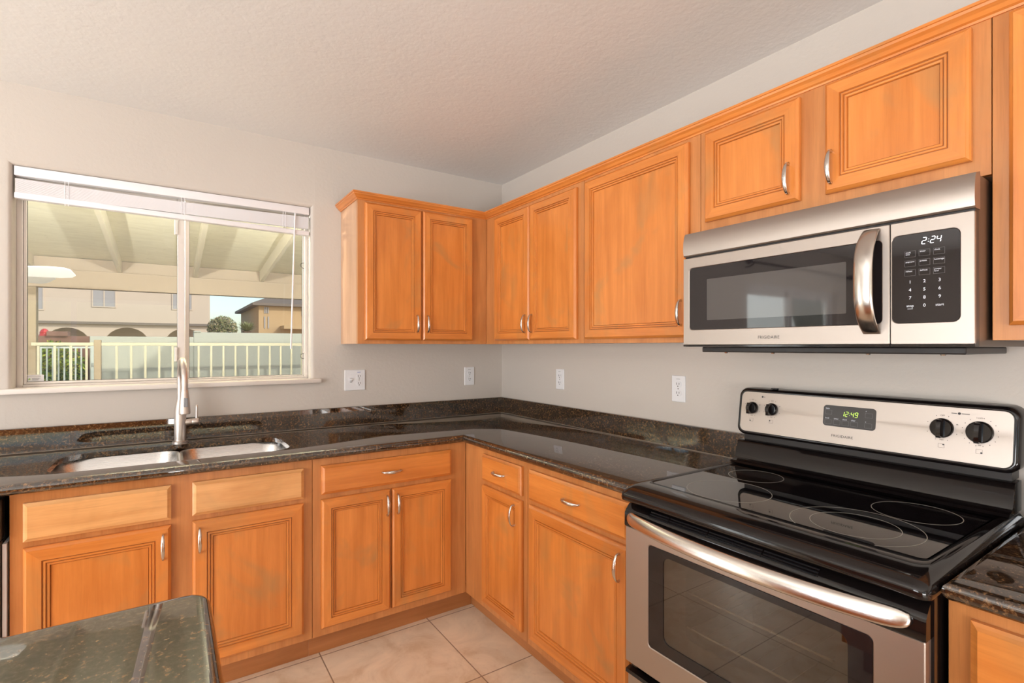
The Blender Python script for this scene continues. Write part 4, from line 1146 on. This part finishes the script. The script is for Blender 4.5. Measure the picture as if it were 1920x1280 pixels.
for a, b_, z0_, z1_ in ((-5.461, -4.372, 3.561, 5.1), (-8.6, -7.45, 3.30, 4.9), (-1.731, -.67, 3.553, 5.15)):
    bm = NB(); rectframe(bm, hx(a), hx(b_), hz(z0_), hz(z1_), HY+2.15, HY+2.199, .06, .06, .06, .06, 0); box(bm, hx((a+b_)/2)-.03, hx((a+b_)/2)+.03, HY+2.15, HY+2.199, hz(z0_)+.06, hz(z1_)-.06); wf = obj('window', bm, HOUSE, hs)
    bm = NB(); box(bm, hx(a)+.061, hx(b_)-.061, HY+2.175, HY+2.199, hz(z0_)+.061, hz(z1_)-.061); obj('pane', bm, GW, wf)
# right house
h2 = thing('house', (8, 46, GY), 'orange-tan two-storey house with overhanging eave, right part of the window view', 'house')
bm = NB(); box(bm, 4.041, 20, 42, 54, GY, 4.74); obj('wall', bm, HOUSE2, h2)
bm = NB(); P = [(3.55, 41.5, 4.60), (20.5, 41.5, 4.60), (20.5, 54.5, 4.60), (3.55, 54.5, 4.60)]
loft(bm, [[Vector(p) for p in P], [Vector((p[0], p[1], 4.80)) for p in P], [Vector((9, 46, 7.2)), Vector((15, 46, 7.2)), Vector((15, 50, 7.2)), Vector((9, 50, 7.2))]]); obj('roof', bm, ROOFT, h2)
for a, b_, z0_, z1_ in ((4.44, 4.52, 4.0, 4.5), (4.56, 4.64, 4.0, 4.5), (4.68, 4.76, 4.0, 4.5), (4.43, 4.52, 2.8, 3.75), (4.70, 4.79, 2.8, 3.75), (7.25, 7.9, 3.9, 4.55)):
    bm = NB(); box(bm, a, b_, 41.95, 41.999, z0_, z1_); obj('window', bm, GW, h2)
bm = NB(); box(bm, 5.6, 9.5, 40.2, 41.99, 2.75, 3.0); obj('porch_roof', bm, HOUSE2, h2)
# trees between the houses
LT2 = [plain('tree_leaf_olive', (.24, .25, .10), .6), plain('tree_leaf_dark', (.12, .13, .06), .6), plain('tree_leaf_straw', (.42, .34, .20), .6)]
leafy('tree', (.62, 30, 2.35), (.75, .7, .72), 2600, .075, LT2, 'round olive-brown tree beside the beige house', 'tree')
pt = thing('palm', (.95, 22, GY), 'low spiky fan palm between the two houses', 'palm')
bm = NB(); rnd = random.Random(5)
for i in range(170):
    a = rnd.uniform(0, 2*pi); el = rnd.uniform(.12, 1.1); L_ = rnd.uniform(.45, .62)
    d = Vector((math.cos(a)*math.cos(el), math.sin(a)*math.cos(el), math.sin(el))); sd_ = d.cross(Vector((0, 0, 1))).normalized()*.018
    c0 = Vector((.95, 22, 2.02)); m_ = c0+d*L_*.6; e_ = c0+d*L_+Vector((0, 0, -.03))
    vs = [bm.verts.new(c0+sd_), bm.verts.new(m_+sd_), bm.verts.new(e_), bm.verts.new(m_-sd_), bm.verts.new(c0-sd_)]
    bm.faces.new(vs)
obj('fronds', bm, plain('palm_green', (.30, .30, .12), .6), pt, recalc=False)
bm = NB(); lathe(bm, (.95, 22, GY), [(.16, 0), (.13, 1.0), (.17, 2.1)], n=12); obj('trunk', bm, plain('palm_trunk', (.18, .12, .07), .9), pt, smooth=50)

# unseen up-lights added on the outer wall to brighten the patio ceiling
for x in (-.55, -3.05):
    t = thing('added_patio_uplight', (x, .17, 1.95), 'unseen up-light added to brighten the patio cover, ' + ('right' if x > -1 else 'left') + ' of the kitchen window, outside', 'added lamp', 'added patio up-lights')
    bm = NB(); box(bm, x-.05, x+.05, .1515, .17, 1.86, 2.04, .004); obj('back_plate', bm, BLACK, t)
    bm = NB(); lathe(bm, (x, .27, 1.90), [(.015, 0), (.05, .03), (.07, .10), (.068, .10), (.047, .034), (.012, .005)], n=20); obj('bowl_shade', bm, BLACK, t, smooth=40)
    bm = NB(); tube(bm, [(x, .17, 1.93), (x, .24, 1.925)], .010, 8); obj('arm', bm, BLACK, t)
    lamp('added_patio_lamp', 'POINT', (x, .27, 2.015), 600, (1, .98, .90), shadow_soft_size=.03)
